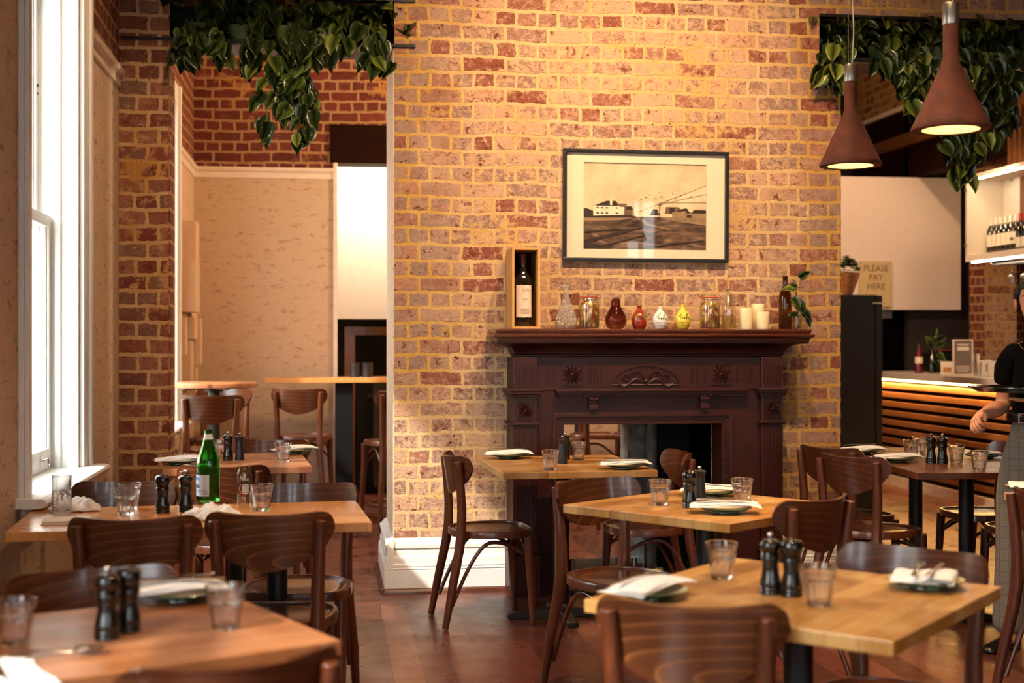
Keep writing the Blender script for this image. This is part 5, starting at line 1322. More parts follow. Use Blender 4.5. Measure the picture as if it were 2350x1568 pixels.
vine_plant('sparse trailing plant second from left over the left arch', PX(550), 34, [(PL(578, 550), 0.20, 50)], 2)
vine_plant('longest trailing plant, hanging far down in the left arch', PX(655), 50, [(PL(640, 655), 0.36, 62), (PL(690, 655), 0.58, 56), (PL(668, 655), 0.44, 62), (PL(708, 655), 0.30, 50), (PL(600, 655), 0.55, 15), (PL(662, 655), 0.20, 80)], 3)
vine_plant('bushy trailing plant right of the longest one in the left arch', PX(765), 44, [(PL(735, 765), 0.12, 80), (PL(785, 765), 0.08, 70)], 4)
vine_plant('rightmost trailing plant over the left arch, against the brick pier', PX(860), 42, [(PL(845, 860), 0.14, 80), (PL(875, 860), 0.16, 80)], 5, 0.15)
vine_plant('leftmost trailing plant over the bar opening, beside the smaller pendant lamp', PX(1935), 40, [(PL(1898, 1935), 0.16, 110), (PL(1925, 1935), 0.2, 70)], 6, 0.15)
vine_plant('trailing plant over the bar opening, between the two pendant lamps', PX(2045), 56, [(PL(2075, 2045), 0.2, 100), (PL(2090, 2045), 0.3, 100), (PL(2030, 2045), 0.1, 60)], 7)
vine_plant('trailing plant behind the larger pendant lamp, hanging below it', PX(2180), 60, [(PL(2105, 2180), 0.36, 60), (PL(2165, 2180), 0.55, 70), (PL(2190, 2180), 0.72, 80), (PL(2210, 2180), 0.62, 60), (PL(2120, 2180), 0.28, 90)], 8)
vine_plant('trailing plant over the bar opening right of the larger pendant lamp', PX(2285), 60, [(PL(2260, 2285), 0.50, 90), (PL(2290, 2285), 0.42, 90), (PL(2240, 2285), 0.58, 60), (PL(2310, 2285), 0.3, 70)], 9)
vine_plant('trailing plant at the right edge over the bar opening', PX(2375), 50, [(PL(2350, 2375), 0.25, 60)], 10)
# pothos cutting in a glass on the mantel
p = shelf_at(1829, 7.12); r = thing('pothos_cutting', 'pothos cutting in a small glass of water at the right end of the mantel', 'plant', p)
m = MB(); m.lathe([(0, 0), (0.024, 0), (0.027, 0.004), (0.030, 0.085), (0.0285, 0.085), (0.0255, 0.008), (0, 0.008)], 28); m.build('glass_vase', M['thin'], r, smooth=50)
m = MB(); m.lathe([(0, 0.0085), (0.0252, 0.0085), (0.0272, 0.055), (0, 0.0552)], 28); m.build('water', clear('vase_water', 0.6, (0.97, 0.93, 0.78, 1)), r, smooth=50)
L_, T_ = MB(), MB()
def twig(pts): T_.tube(pts, 0.0017, 5)
twig([(0, 0, 0.01), (0.002, 0, 0.09), (-0.010, -0.02, 0.16), (-0.012, -0.03, 0.225), (0.010, -0.03, 0.245), (0.012, -0.03, 0.30)])
twig([(0.004, 0, 0.01), (0.006, 0, 0.08), (-0.02, -0.03, 0.235), (-0.045, -0.06, 0.27), (-0.055, -0.08, 0.255)])
twig([(0.0, 0, 0.012), (0.010, 0, 0.10), (0.035, -0.02, 0.115), (0.05, -0.02, 0.075)])
for q, t_, n_, s_ in (((0.008, -0.03, 0.285), (0.7, -0.2, 0.5), (-0.3, -1, 0.5), 0.055), ((-0.012, -0.04, 0.235), (-1, -0.2, -0.1), (0, -0.6, 1), 0.07), ((-0.045, -0.08, 0.215), (-1, -0.3, 0.05), (0, -0.7, 1), 0.068),
                      ((-0.055, -0.09, 0.17), (0.5, -0.3, -0.8), (0, -1, 0.4), 0.06), ((-0.018, -0.04, 0.15), (0.6, -0.1, -0.8), (0.2, -1, 0.3), 0.075), ((-0.03, -0.09, 0.08), (-0.9, -0.3, -0.2), (0, -0.5, 1), 0.06),
                      ((0.03, -0.02, 0.10), (0.6, -0.2, -0.7), (0, -1, 0.2), 0.055), ((0.05, -0.02, 0.06), (0.3, -0.3, -0.9), (0.3, -1, 0.2), 0.045)):
    leaf(L_, Vector(q), Vector(t_), Vector(n_), s_)
L_.build('leaves', M['leaf'], r, smooth=180, recalc=False); T_.build('stems', M['stem'], r)

# ================================================================== PENDANT LAMPS
bulbm = emit('warm_bulb', (1.0, 0.66, 0.28, 1), 22)
def lamp():
    r = empty('pendant_lamp')
    m = MB()
    out = [(0.125, 0.0), (0.127, 0.006), (0.118, 0.022), (0.030, 0.215), (0.0255, 0.235), (0.0245, 0.345)]
    inn = [(0.092, 0.0), (0.090, 0.012), (0.030, 0.12), (0.022, 0.14), (0.021, 0.34)]
    m.lathe(out, 48, mi=0); m.lathe([(0.125, 0.0), (0.092, 0.0)], 48, mi=0); m.lathe(inn, 48, mi=1); m.lathe([(0.0245, 0.345), (0, 0.345)], 48, mi=0); m.lathe([(0.021, 0.34), (0, 0.34)], 48, mi=1)
    m.build('lamp_shade', [M['copper'], M['lamp_in']], r, smooth=50, recalc=False)
    m = MB(); m.lathe([(0, 0.3455), (0.0265, 0.3455), (0.027, 0.348), (0.027, 0.412), (0.025, 0.415), (0, 0.415)], 32); m.build('cap', M['brushed'], r, smooth=50)
    zc = CEIL - 2.07
    m = MB(); m.tube([(0.006, 0, 0.413), (0.014, 0, 0.55), (0.004, 0, 0.8), (0.008, 0, 1.4), (0, 0, zc)], 0.0028, 6); m.tube([(-0.01, 0, 0.413), (-0.01, 0, zc)], 0.0008, 5); m.build('cord', plain('pale_cord', C(206, 190, 168), 0.6), r)
    m = MB(); m.sphere((0, 0, 0.055), 0.030, 16); m.lathe([(0.012, 0.08), (0.012, 0.13), (0, 0.13)], 12); m.build('bulb', bulbm, r, smooth=60)
    return r
LAMPS = []
for px, py, d, lab in ((1952, 381, 5.45, 'smaller-looking rust-brown cone pendant lamp, lower and left of the other'), (2182, 298, 4.36, 'larger-looking rust-brown cone pendant lamp, upper right')):
    z = H + (CY-py)/F*d; LAMPS.append(W((px-CX)/F*d, d, z))
    place('lamp', lamp, LAMPS[-1], 0, lab, 'lamp', 'cone pendant lamps')
# ================================================================== BAR SIDE
# tall black cabinet
c0 = W((1927-CX)/F*10.2, 10.2); c1 = W((2034-CX)/F*10.2, 10.2)
r = thing('tall_cabinet', 'tall black cabinet standing just past the end of the brick wall', 'cabinet', (4.05, 9.98, 0))
m = MB(); m.box((-0.26, -0.02, 0.0), (0.20, 0.45, 1.725)); m.build('body', M['black_paint'], r, smooth=0, bevel=0.004)
m = MB(); m.box((0.203, -0.03, 0.03), (0.25, 0.45, 1.72)); d_ = m.build('door', M['black_paint'], r, smooth=0, bevel=0.004)
m = MB(); m.box((0.17, -0.04, 1.655), (0.27, -0.021, 1.668)); m.build('hinge', M['brushed'], d_, smooth=0)
# basket with a leafy plant on the cabinet
bp = W((1944-CX)/F*10.52, 10.52); z0 = 1.7255
r = thing('wicker_basket', 'tapering wicker basket standing on top of the tall black cabinet', 'basket', (bp.x, bp.y, z0))
m = MB(); m.lathe([(0, 0), (0.040, 0), (0.052, 0.03), (0.085, 0.12), (0.098, 0.168), (0.101, 0.176), (0.096, 0.178), (0.08, 0.12), (0, 0.02)], 28); m.build('woven_body', M['wicker'], r, smooth=60)
r = thing('potted_plant', 'small dark leafy plant growing in the wicker basket', 'plant', (bp.x, bp.y, z0+0.15))
L_, rnd = MB(), random.Random(5)
for i in range(90):
    a = rnd.uniform(0, 2*pi); el = rnd.uniform(0.1, 1.5); q = Vector((0.075*cos(a)*cos(el), 0.075*sin(a)*cos(el), 0.03+0.13*sin(el)*rnd.uniform(.4, 1)))
    leaf(L_, q, Vector((cos(a), sin(a), rnd.uniform(-.4, .8))), Vector((0, -0.5, 1)), rnd.uniform(0.025, 0.045))
L_.build('leaves', M['leaf'], r, smooth=180, recalc=False)
m = MB(); m.lathe([(0, 0.0), (0.07, 0.0), (0.07, 0.03), (0, 0.035)], 16); m.build('soil', M['black_soot'], r)
# acrylic sign
sp = onY(2008, 652, 12.78); r = thing('payment_sign', 'clear acrylic sign reading PLEASE PAY HERE mounted on the pale bulkhead', 'sign', (sp.x, 12.78, sp.z))
s0, s1 = onY(1971, 600, 12.78), onY(2045, 705, 12.78); hw = (s1.x-s0.x)/2; hh = (s0.z-s1.z)/2
m = MB(); m.box((-hw, -0.012, -hh), (hw, -0.004, hh)); m.build('acrylic_sheet', plain('frosted_acrylic', C(206, 184, 140), 0.12, coat=0.5, var=0.02), r, smooth=0, bevel=0.002)
m = MB()
for t_, z_, sz in (('PLEASE', 0.128, 0.086), ('PAY', 0.036, 0.086), ('HERE', -0.056, 0.086)):
    vs, fs = text_mesh(t_, sz); m.add([Vector((v.x*0.98+0.005, -0.0135, z_+v.y*1.05)) for v in vs], fs)
m.build('lettering', plain('sign_ink', C(92, 66, 44), 0.7), r, smooth=0)
m = MB(); script(m, [(-.6, 0), (-.4, .4), (-.3, 0), (-.1, .3), (0, 0), (.2, .4), (.25, -.2), (.4, .3), (.6, 0)], 40.0, 0, 0.0)
m.bm.clear(); m.tube([(0.06*u-0.01, -0.0135, -0.125+0.05*v) for u, v in [(-.6, 0), (-.4, .4), (-.3, 0), (-.1, .3), (0, 0), (.2, .4), (.25, -.2), (.4, .3), (.6, 0)]], 0.003, 5); m.build('script_flourish', bpy.data.materials['sign_ink'], r)
for sx in (-1, 1):
    m = MB(); m.tube([(sx*(hw-0.02), -0.016, hh-0.02), (sx*(hw-0.02), 0.0195, hh-0.02)], 0.007, 10); m.build('stand_off', M['brushed'], r)
# bar counter
r = thing('bar_counter', 'long bar with a pale stone top and glowing horizontal timber slats', 'bar counter', (5.25, 10.0, 0))
Y0, Y1 = -2.3, 2.55
m = MB(); m.box((-0.03, Y0, 1.005), (0.70, Y1, 1.065)); m.build('counter_top', plain('pale_stone', C(206, 190, 172), 0.3, var=0.03), r, smooth=0, bevel=0.004)
m = MB(); m.box((0.05, Y0, 0.0), (0.65, Y1, 1.005)); m.build('carcass', M['timber_dark'], r, smooth=0)
sl = wood('slat_timber', C(112, 66, 36), C(158, 100, 58), 1, rough=0.4, coat=0.15)
for i in range(10):
    z = 0.915 - i*0.0865; m = MB(); m.box((0.0, Y0, z), (0.05, Y1, z+0.050)); m.build('slat', sl, r, smooth=0, bevel=0.003)
m = MB(); m.box((-0.005, Y0, 0.0), (0.05, Y1, 0.095)); m.build('kick_board', plain('cream_kickboard', C(222, 200, 170), 0.4), r, smooth=0, bevel=0.002)
m = MB(); m.box((0.005, Y0+0.02, 0.990), (0.025, Y1-0.02, 1.003)); m.build('light_strip', emit('amber_led', (1.0, 0.56, 0.14, 1), 26), r, smooth=0)
# wine cabinet over the bar
r = thing('wine_cabinet', 'white lit wall cabinet of wine bottles hung above the bar', 'cabinet', (5.4, 10.77, 2.04))
Y0 = -3.1; t = 0.03; m = MB()
m.box((0, Y0, 0), (0.35, 0, 0.055)); m.box((0, Y0, 0.70), (0.35, 0, 0.735)); m.box((0, -t, 0.055), (0.35, 0, 0.70)); m.box((0, Y0, 0.055), (0.35, Y0+t, 0.70))
m.build('case', plain('cabinet_white', C(226, 208, 188), 0.4, var=0.01), r, smooth=0, bevel=0.002)
m = MB(); m.box((0.335, Y0+t, 0.055), (0.349, -0.30, 0.70)); m.build('back_panel', M['beam'], r, smooth=0)
m = MB(); m.box((0.335, -0.30, 0.055), (0.349, -t, 0.70)); m.build('back_panel', M['bulk'], r, smooth=0)
m = MB(); m.box((0.02, Y0+0.1, 0.690), (0.035, -0.14, 0.6985)); m.build('light_strip', emit('warm_white_led', (1.0, 0.80, 0.56, 1), 48), r, smooth=0)
m = MB(); m.box((0.01, Y0+0.1, -0.014), (0.03, -0.10, -0.001)); m.build('light_strip', bpy.data.materials['warm_white_led'], r, smooth=0)
for k in range(4):
    y = -0.775*k; m = MB(); m.box((-0.006, y-0.77, 0.06), (-0.001, y-0.01, 0.697)); g = m.build('glass_door', M['pane'], r, smooth=0)
    for z in (0.13, 0.60):
        m = MB(); m.box((-0.012, y-0.05, z), (-0.0065, y-0.005, z+0.02)); m.build('hinge', M['brushed'], g, smooth=0)
def wine(kind):
    def f():
        r = empty('wine_bottle'); q = [(0, 0), (0.035, 0), (0.037, 0.004), (0.037, 0.19), (0.033, 0.208), (0.018, 0.235), (0.0145, 0.25), (0.0145, 0.305), (0, 0.306)]
        m = MB(); m.lathe(q, 20); m.build('bottle_body', M['dark_glass'], r, smooth=50)
        z0, z1 = (0.065, 0.165) if kind == 'w' else (0.03, 0.11)
        m = MB(); m.lathe([(0.0376, z0), (0.0376, z1)], 20); m.build('label', M['label'], r, smooth=60)
        m = MB(); m.lathe([(0.0152, 0.245), (0.0155, 0.306), (0, 0.3065)], 16); m.build('foil_cap', M['label'] if kind == 'w' else plain('red_foil', C(170, 30, 36), 0.4), r, smooth=50)
        return r
    return f
ys = [10.62, 10.54, 10.46, 10.38, 10.30, 10.22]
for i, y in enumerate(ys): place('winew', wine('w'), (5.56, y, 2.0955), 0, 'pale-capped wine bottle in the row of six in the lit wall cabinet', 'bottle', 'pale-capped wine bottles in the wall cabinet')
for i, y in enumerate((10.12, 10.03)): place('winer', wine('r'), (5.55, y, 2.0955), 0, 'red-capped wine bottle in the lit wall cabinet', 'bottle', 'red-capped wine bottles in the wall cabinet')
for i, y in enumerate((9.93, 9.84)): place('winew', None, (5.56, y, 2.0955), 0, 'wine bottle at the picture edge, right of the red-capped ones in the wall cabinet', 'bottle', 'wine bottles at the edge of the wall cabinet')
# hanging glasses under the cabinet
rr_ = thing('glass_rack', 'dark rack of runners for stemmed glasses under the wall cabinet', 'rack', (5.6, 10.0, 2.0))
m = MB()
for x in (-0.09, -0.04, 0.04, 0.09): m.box((x-0.006, -0.6, 0.0), (x+0.006, 0.5, 0.008)); 
m.box((-0.11, -0.6, 0.009), (0.11, -0.58, 0.0395)); m.box((-0.11, 0.48, 0.009), (0.11, 0.5, 0.0395)); m.build('runners', M['steel_dark'], rr_, smooth=0)
def stem_glass():
    m = MB(); q = [(0, 0), (0.032, -0.002), (0.032, -0.004), (0.005, -0.008), (0.0035, -0.02), (0.0035, -0.085), (0.012, -0.095), (0.034, -0.12), (0.038, -0.145), (0.033, -0.19), (0.0322, -0.19), (0.037, -0.145), (0.033, -0.121), (0.010, -0.098), (0, -0.096)]
    m.lathe(q, 24); return m.build('wine_glass', M['glass'], smooth=60)
for i, (x, y) in enumerate(((5.55, 9.95), (5.55, 10.05), (5.65, 10.0), (5.55, 10.25), (5.65, 10.2))):
    place('stem', stem_glass, (x, y, 2.0165), 0, 'stemmed wine glass hanging upside down under the wall cabinet', 'glass', 'wine glasses hanging under the wall cabinet')
# things on the bar
ZB = 1.0655
def onbar(px, X): p = onX(px, 855, X); return Vector((p.x, p.y, ZB))
def simple(name, mb, mat, loc, label, cat, rz=0, **k): return tag(mb.build(name, mat, loc=loc, rz=rz, **k), label, cat)
p = onbar(2109, 5.42); r = thing('sauce_bottle', 'slim red bottle with a pale label on the bar', 'bottle', p)
m = MB(); m.lathe([(0, 0), (0.036, 0), (0.036, 0.15), (0.014, 0.21), (0.012, 0.27), (0, 0.27)], 20); m.build('bottle_body', plain('red_syrup_glass', C(104, 18, 20), 0.1, coat=0.5), r, smooth=50)
m = MB(); m.lathe([(0.0366, 0.09), (0.0366, 0.15)], 20); m.build('label', M['label'], r); m = MB(); m.lathe([(0.0125, 0.24), (0.0125, 0.305), (0.004, 0.31), (0.004, 0.335), (0, 0.335)], 12); m.build('pourer', M['black_paint'], r)
p = onbar(2140, 5.55); r = thing('pothos_cutting', 'yellow-green pothos cutting in a dark bottle on the bar', 'plant', p)
m = MB(); m.lathe([(0, 0), (0.036, 0), (0.036, 0.13), (0.015, 0.17), (0.015, 0.22), (0, 0.22)], 20); m.build('bottle_vase', M['dark_glass'], r, smooth=50)
L_ = MB(); rnd = random.Random(3)
for q, t_ in (((0.0, 0, .34), (.2, -.2, .6)), ((.05, 0, .30), (.5, -.2, .3)), ((-.03, 0, .28), (-.5, -.3, .6)), ((.04, -.03, .18), (.4, -.4, -.6)), ((.07, -.04, .12), (.5, -.3, -.7)), ((.02, -.05, .11), (.2, -.3, -.8)), ((.09, -.03, .11), (.3, -.3, -.8)), ((-.02, -.03, .24), (-.4, -.3, .5)), ((.03, -.02, .25), (.4, -.3, .2)), ((.06, -.04, .07), (.5, -.4, -.3))):
    leaf(L_, Vector(q), Vector(t_), Vector((0, -1, .4)), 0.075)
L_.build('leaves', M['leaf'], r, smooth=180, recalc=False)
m = MB()
for q in ((0.0, 0, .34), (.05, 0, .30), (.09, -.03, .06)): m.tube([(0, 0, 0.2), (q[0]*.5, -0.02, 0.26), q], 0.002, 5)
m.build('stems', M['stem'], r)
p = onbar(2162, 5.84); r = thing('till_drawer', 'black box with a copper tray on top, behind the cutting on the bar', 'box', p)
m = MB(); m.box((-0.11, -0.22, 0), (0.11, 0.22, 0.185)); m.build('box_body', M['black_paint'], r, smooth=0, bevel=0.004)
m = MB(); m.lathe([(0, 0.186), (0.14, 0.186), (0.16, 0.205), (0.155, 0.207), (0.138, 0.190), (0, 0.190)], 32); o = m.build('copper_tray', plain('copper', C(196, 104, 60), 0.25, 1.0), r, smooth=50); o.scale = (0.75, 1.3, 1)
p = onbar(2174, 5.42); m = MB(); m.box((-0.01, -0.055, 0), (0.01, 0.055, 0.115)); r = tag(m.build('card_holder', M['label'], smooth=0, bevel=0.002, loc=p, rz=radians(60)), 'small pale card beside the framed notice on the bar', 'card')
m = MB(); m.box((-0.0125, -0.035, 0.02), (-0.0102, 0.035, 0.065)); m.build('printed_picture', M['cork'], r, smooth=0)
p = onbar(2209, 5.45); r = thing('notice_frame', 'pale framed notice standing on the bar', 'sign', p, radians(12))
m = MB(); w, h = 0.105, 0.31
for a, b in (((-w, 0), (w, 0.014)), ((-w, h-0.014), (w, h)), ((-w, 0.014), (-w+0.012, h-0.014)), ((w-0.012, 0.014), (w, h-0.014))): m.box((a[0], -0.012, a[1]), (b[0], 0.006, b[1]))
m.build('frame', plain('pale_frame', C(214, 192, 172), 0.5), r, smooth=0, bevel=0.002)
m = MB(); m.box((-w+0.012, -0.004, 0.014), (w-0.012, 0.004, h-0.014)); m.build('backing', plain('notice_grey', C(118, 100, 88), 0.6), r, smooth=0)
m = MB(); m.box((-0.06, -0.0055, 0.215), (0.065, -0.0045, 0.245)); m.build('notice_band', M['label'], r, smooth=0)
m = MB()
for z_, w_ in ((0.265, .07), (0.257, .05), (0.075, .075), (0.06, .07), (0.045, .075), (0.03, .06)): m.box((-w_, -0.0055, z_), (w_, -0.0045, z_+0.006))
m.build('notice_lines', M['label'], r, smooth=0)
m = MB(); m.box((-0.002, 0.0065, 0.0), (0.002, 0.07, 0.10)); m.build('strut', M['black_paint'], r, smooth=0)
p = onbar(2243, 5.42); r = thing('straw_glass', 'glass of paper straws on the bar, right of the framed notice', 'glass', p)
m = MB(); m.lathe([(0, 0), (0.03, 0), (0.036, 0.12), (0.034, 0.12), (0.028, 0.008), (0, 0.008)], 24); m.build('glass_body', M['glass'], r, smooth=50)
for i, (dx, dy) in enumerate(((-.5, .2), (.3, .3), (.1, -.4), (-.2, -.3))):
    m = MB(); m.tube([(dx*0.02, dy*0.02, 0.01), (dx*0.06, dy*0.06, 0.19)], 0.004, 8); m.build('straw', plain('blue_straw', C(150, 170, 196), 0.6) if i == 0 else M['label'], r)
for px, X, w, h, lab in ((2262, 5.55, 0.06, 0.135, 'left pale card standing on the bar near the waiter'), (2281, 5.45, 0.055, 0.13, 'right pale card with a dark figure, standing on the bar near the waiter')):
    m = MB(); m.box((-w, -0.006, 0), (w, 0.006, h)); m.box((-w, 0.007, 0), (w, 0.05, 0.006)); r = tag(m.build('menu_card', M['label'], smooth=0, bevel=0.001, loc=onbar(px, X), rz=radians(8)), lab, 'card')
    m = MB(); m.tube([(0.0, -0.0068, 0.04), (0.008, -0.0068, 0.06), (0.0, -0.0068, 0.085), (0.012, -0.0068, 0.1)], 0.005, 6, flat=0.2); m.build('printed_figure', M['ink'], r)
# utensil hanging on the dark wall
q = onY(2240, 735, 12.98); m = MB(); m.tube([(0, -0.01, 0.12), (0, -0.01, -0.02)], 0.005, 8); m.sphere((0, -0.012, -0.05), 0.032, 12, sc=(1, 0.35, 1.2)); tag(m.build('ladle', M['brushed'], smooth=60, loc=(q.x, 12.985, q.z)), 'steel ladle hanging on the dark wall behind the bar', 'ladle')
# kitchen things seen through the doorway
r = thing('drinks_fridge', 'black glass-doored fridge in the doorway under the high counter', 'fridge', (0.62, 11.9, 0))
m = MB(); m.box((-0.38, 0, 0), (0.38, 0.55, 1.02)); m.build('fridge_body', M['black_paint'], r, smooth=0, bevel=0.004)
m = MB(); m.box((-0.24, -0.03, 0.06), (0.36, -0.001, 0.98)); d_ = m.build('door', plain('fridge_glass', C(50, 48, 46), 0.08, coat=0.6), r, smooth=0, bevel=0.003)
for z in (0.40, 0.86):
    m = MB(); m.box((-0.28, -0.04, z), (-0.2, -0.005, z+0.03)); m.build('hinge', M['black_satin'], d_, smooth=0)
m = MB(); m.tube([(0.30, -0.05, 0.3), (0.30, -0.05, 0.7)], 0.01, 10); m.build('handle', M['brushed'], d_)
for k, x in enumerate((0.20, 0.30)):
    m = MB(); m.lathe([(0, 0), (0.045, 0), (0.045, 0.115), (0.041, 0.115), (0.040, 0.01), (0, 0.01)], 24); tag(m.build('canister', M['black_satin'], smooth=50, loc=(x, 10.83, 1.0725)), ('left' if k == 0 else 'right')+' black canister on the high counter by the doorway', 'canister')
# relief of pale blocks on the wall of the back room
r = thing('wall_relief', 'relief of pale rectangular blocks on the wall beyond the far window', 'wall art', (XL, 10.45, 1.6))
bl = plain('relief_block', C(214, 182, 146), 0.7, var=0.02)
for (ya, yb, za, zb, dp) in ((-.10, .15, .36, .68, .10), (.16, .36, .40, .62, .05), (-.30, -.02, -.02, .36, .12), (-.01, .22, -.05, .34, .06), (.2, .42, .06, .38, .03), (-.28, -.12, -.34, -.03, .04), (-.10, .14, -.22, -.06, .09), (-.10, .14, -.60, -.23, .06), (.16, .30, -.42, -.06, .11), (.32, .5, -.35, .03, .05), (.18, .36, -.85, -.44, .07)):
    m = MB(); m.box((0.0005, ya, za), (dp, yb, zb)); m.build('block', bl, r, smooth=0, bevel=0.002)

# ================================================================== WAITER
def skin(name, verts, edges, mat, parent, root=0, sub=2):
    me = bpy.data.meshes.new(name); me.from_pydata([v[:3] for v in verts], edges, [])
    o = bpy.data.objects.new(name, me); COL.objects.link(o)
    me.materials.append(mat)
    mod = o.modifiers.new('Skin', 'SKIN'); mod.use_smooth_shade = True; mod.branch_smoothing = 0.6
    sv = me.skin_vertices[0].data
    for i, v in enumerate(verts):
        r_ = v[3]; sv[i].radius = r_ if isinstance(r_, tuple) else (r_, r_); sv[i].use_root = (i == root)
    s_ = o.modifiers.new('Sub', 'SUBSURF'); s_.levels = sub; s_.render_levels = sub
    if parent: o.parent = parent; KIDS.setdefault(parent.name, []).append(o)
    return o
def waiter():
    wp = W((2385-CX)/F*5.85, 5.85)
    r = thing('person', 'person in a black top and grey checked trousers carrying a round tray', 'person', (wp.x, wp.y, 0), radians(-32))
    V, E = [], []
    def v(x, y, z, rad, par=None):
        V.append((x, y, z, rad)); i = len(V)-1
        if par is not None: E.append((par, i))
        return i
    pel = v(0, 0, 0.96, (0.100, 0.070)); sp = v(0, 0.005, 1.08, (0.100, 0.075), pel); ch = v(0, 0.0, 1.22, (0.130, 0.095), sp); up = v(0, 0.01, 1.32, (0.085, 0.07), ch)
    nk = v(-0.004, 0.004, 1.385, 0.041, up); nk2 = v(-0.010, 0.0, 1.430, 0.037, nk)
    jaw = v(-0.016, -0.022, 1.482, (0.050, 0.056), nk2); v(-0.018, -0.072, 1.447, (0.022, 0.020), jaw); hd = v(-0.018, -0.022, 1.535, (0.068, 0.082), jaw); tp = v(-0.018, -0.012, 1.590, (0.066, 0.080), hd); v(-0.018, -0.008, 1.622, 0.045, tp)
    for s in (-1, 1):
        hip = v(s*0.085, 0.0, 0.88, 0.060, pel); kn = v(s*0.105, -0.01, 0.50, 0.055, hip); an = v(s*0.115, 0.02, 0.10, 0.036, kn); v(s*0.125, -0.06, 0.04, 0.032, an)
    def hand(w, d, n, side, curl, sc=1.0):
        """palm from wrist w along d; n palm normal; side = thumb direction"""
        d, n, side = d.normalized(), n.normalized(), side.normalized()
        p0 = Vector(V[w][:3]); pm = p0 + d*0.045; k0 = v(*pm, (0.030, 0.018), w); kk = v(*(p0 + d*0.078), (0.034, 0.015), k0)
        for i, (off, ln) in enumerate(((0.027, 0.070), (0.009, 0.080), (-0.009, 0.074), (-0.026, 0.058))):
            b = p0 + d*0.088 + side*off; dd = d.copy(); q = v(*b, 0.0095, kk); pt = b
            for j in range(3):
                c_ = curl*(j+1)*0.8; dd = (d*cos(c_) + n*sin(c_)); pt = pt + dd*(ln/3); q = v(*pt, 0.0088-0.0008*j, q)
        tb = v(*(p0 + d*0.03 + side*0.030), 0.012, k0); t1 = v(*(p0 + d*0.058 + side*0.046 + n*0.018), 0.0105, tb); v(*(p0 + d*0.080 + side*0.036 + n*0.034), 0.0095, t1)
    # right arm (left in the picture): forearm reaches forward and out, fist
    sh = v(-0.105, 0.01, 1.322, 0.050, up); s2 = v(-0.140, 0.012, 1.270, 0.043, sh); el = v(-0.150, 0.055, 1.075, 0.038, s2); fm = v(-0.185, -0.04, 1.060, 0.040, el); wr = v(-0.222, -0.145, 1.048, 0.025, fm)
    hand(wr, Vector((-0.30, -0.85, -0.30)), Vector((0.55, 0.0, -0.85)), Vector((0.5, -0.35, 0.6)), 1.15)
    # left arm holds the tray from below
    sh = v(0.105, 0.01, 1.322, 0.050, up); s2 = v(0.140, 0.012, 1.270, 0.043, sh); el = v(0.165, 0.03, 1.075, 0.038, s2); fm = v(0.10, -0.09, 1.080, 0.038, el); wr = v(0.03, -0.20, 1.105, 0.025, fm)
    hand(wr, Vector((-0.80, -0.5, 0.10)), Vector((0, 0, 1)), Vector((0.5, -0.8, 0)), 0.0)
    body = skin('body', V, E, M['skin'], r)
    # hair: cropped curls
    rnd = random.Random(9); m = MB()
    for i in range(420):
        a = rnd.uniform(0, 2*pi); z = rnd.uniform(-0.35, 1.0); q = sqrt(max(0, 1-z*z)); d = Vector((q*cos(a), q*sin(a), z))
        if d.y < -0.30 and d.z < 0.52: continue
        if d.y < 0.1 and d.z < 0.05: continue
        c_ = Vector((-0.018+0.076*d.x, -0.010+0.090*d.y, 1.555+0.084*d.z)); m.sphere(c_, rnd.uniform(0.009, 0.017), 6, sc=(1, 1, 0.9))
    m.build('hair', M['hair'], r, smooth=180)
    # face
    for s in (-1, 1):
        m = MB(); m.sphere((-0.018+s*0.031, -0.094, 1.540), 0.0115, 14, sc=(1.15, 0.8, 0.8)); e = m.build('eye', plain('eye_white', C(226, 210, 200), 0.3) if 'eye_white' not in bpy.data.materials else bpy.data.materials['eye_white'], r, smooth=180)
        m = MB(); m.sphere((-0.018+s*0.031, -0.1015, 1.540), 0.0056, 10, sc=(1, 0.5, 1)); m.build('iris', M['ink'], e, smooth=180)
        m = MB(); m.tube([(-0.018+s*0.014, -0.106, 1.5605), (-0.018+s*0.030, -0.104, 1.567), (-0.018+s*0.050, -0.090, 1.561)], [0.0035, 0.0045, 0.002], 8, flat=0.7); m.build('eyebrow', M['hair'], r)
        m = MB(); m.tube([(-0.018+s*0.016, -0.1015, 1.546), (-0.018+s*0.031, -0.1045, 1.5505), (-0.018+s*0.046, -0.0965, 1.546)], 0.0028, 8); m.build('eyelid', M['skin'], r)
        m = MB(); m.sphere((-0.018+s*0.078, -0.008, 1.532), 0.024, 12, sc=(0.35, 0.6, 1.15)); er = m.build('ear', M['skin'], r, smooth=180)
        m = MB(); m.tube([(-0.018+s*0.082+0.0, -0.014+0.008*cos(t), 1.499+0.009*sin(t)) for t in [2*pi*i/14 for i in range(15)]], 0.0022, 6, caps=False); m.build('earring', M['brass'], er)
    m = MB(); m.tube([(-0.018, -0.103, 1.548), (-0.018, -0.114, 1.525), (-0.018, -0.124, 1.506), (-0.018, -0.108, 1.498)], [0.006, 0.008, 0.0125, 0.008], 10); m.build('nose', M['skin'], r, smooth=180)
    m = MB(); m.tube([(-0.042, -0.094, 1.474), (-0.030, -0.104, 1.477), (-0.018, -0.107, 1.475), (-0.006, -0.104, 1.477), (0.006, -0.094, 1.474)], [0.002, 0.0055, 0.006, 0.0055, 0.002], 8, flat=0.75); m.build('mouth', plain('lips', C(160, 84, 76), 0.45), r, smooth=180)
    # top
    V2, E2 = [], []
    def u(x, y, z, rad, par=None):
        V2.append((x, y, z, rad)); i = len(V2)-1
        if par is not None: E2.append((par, i))
        return i
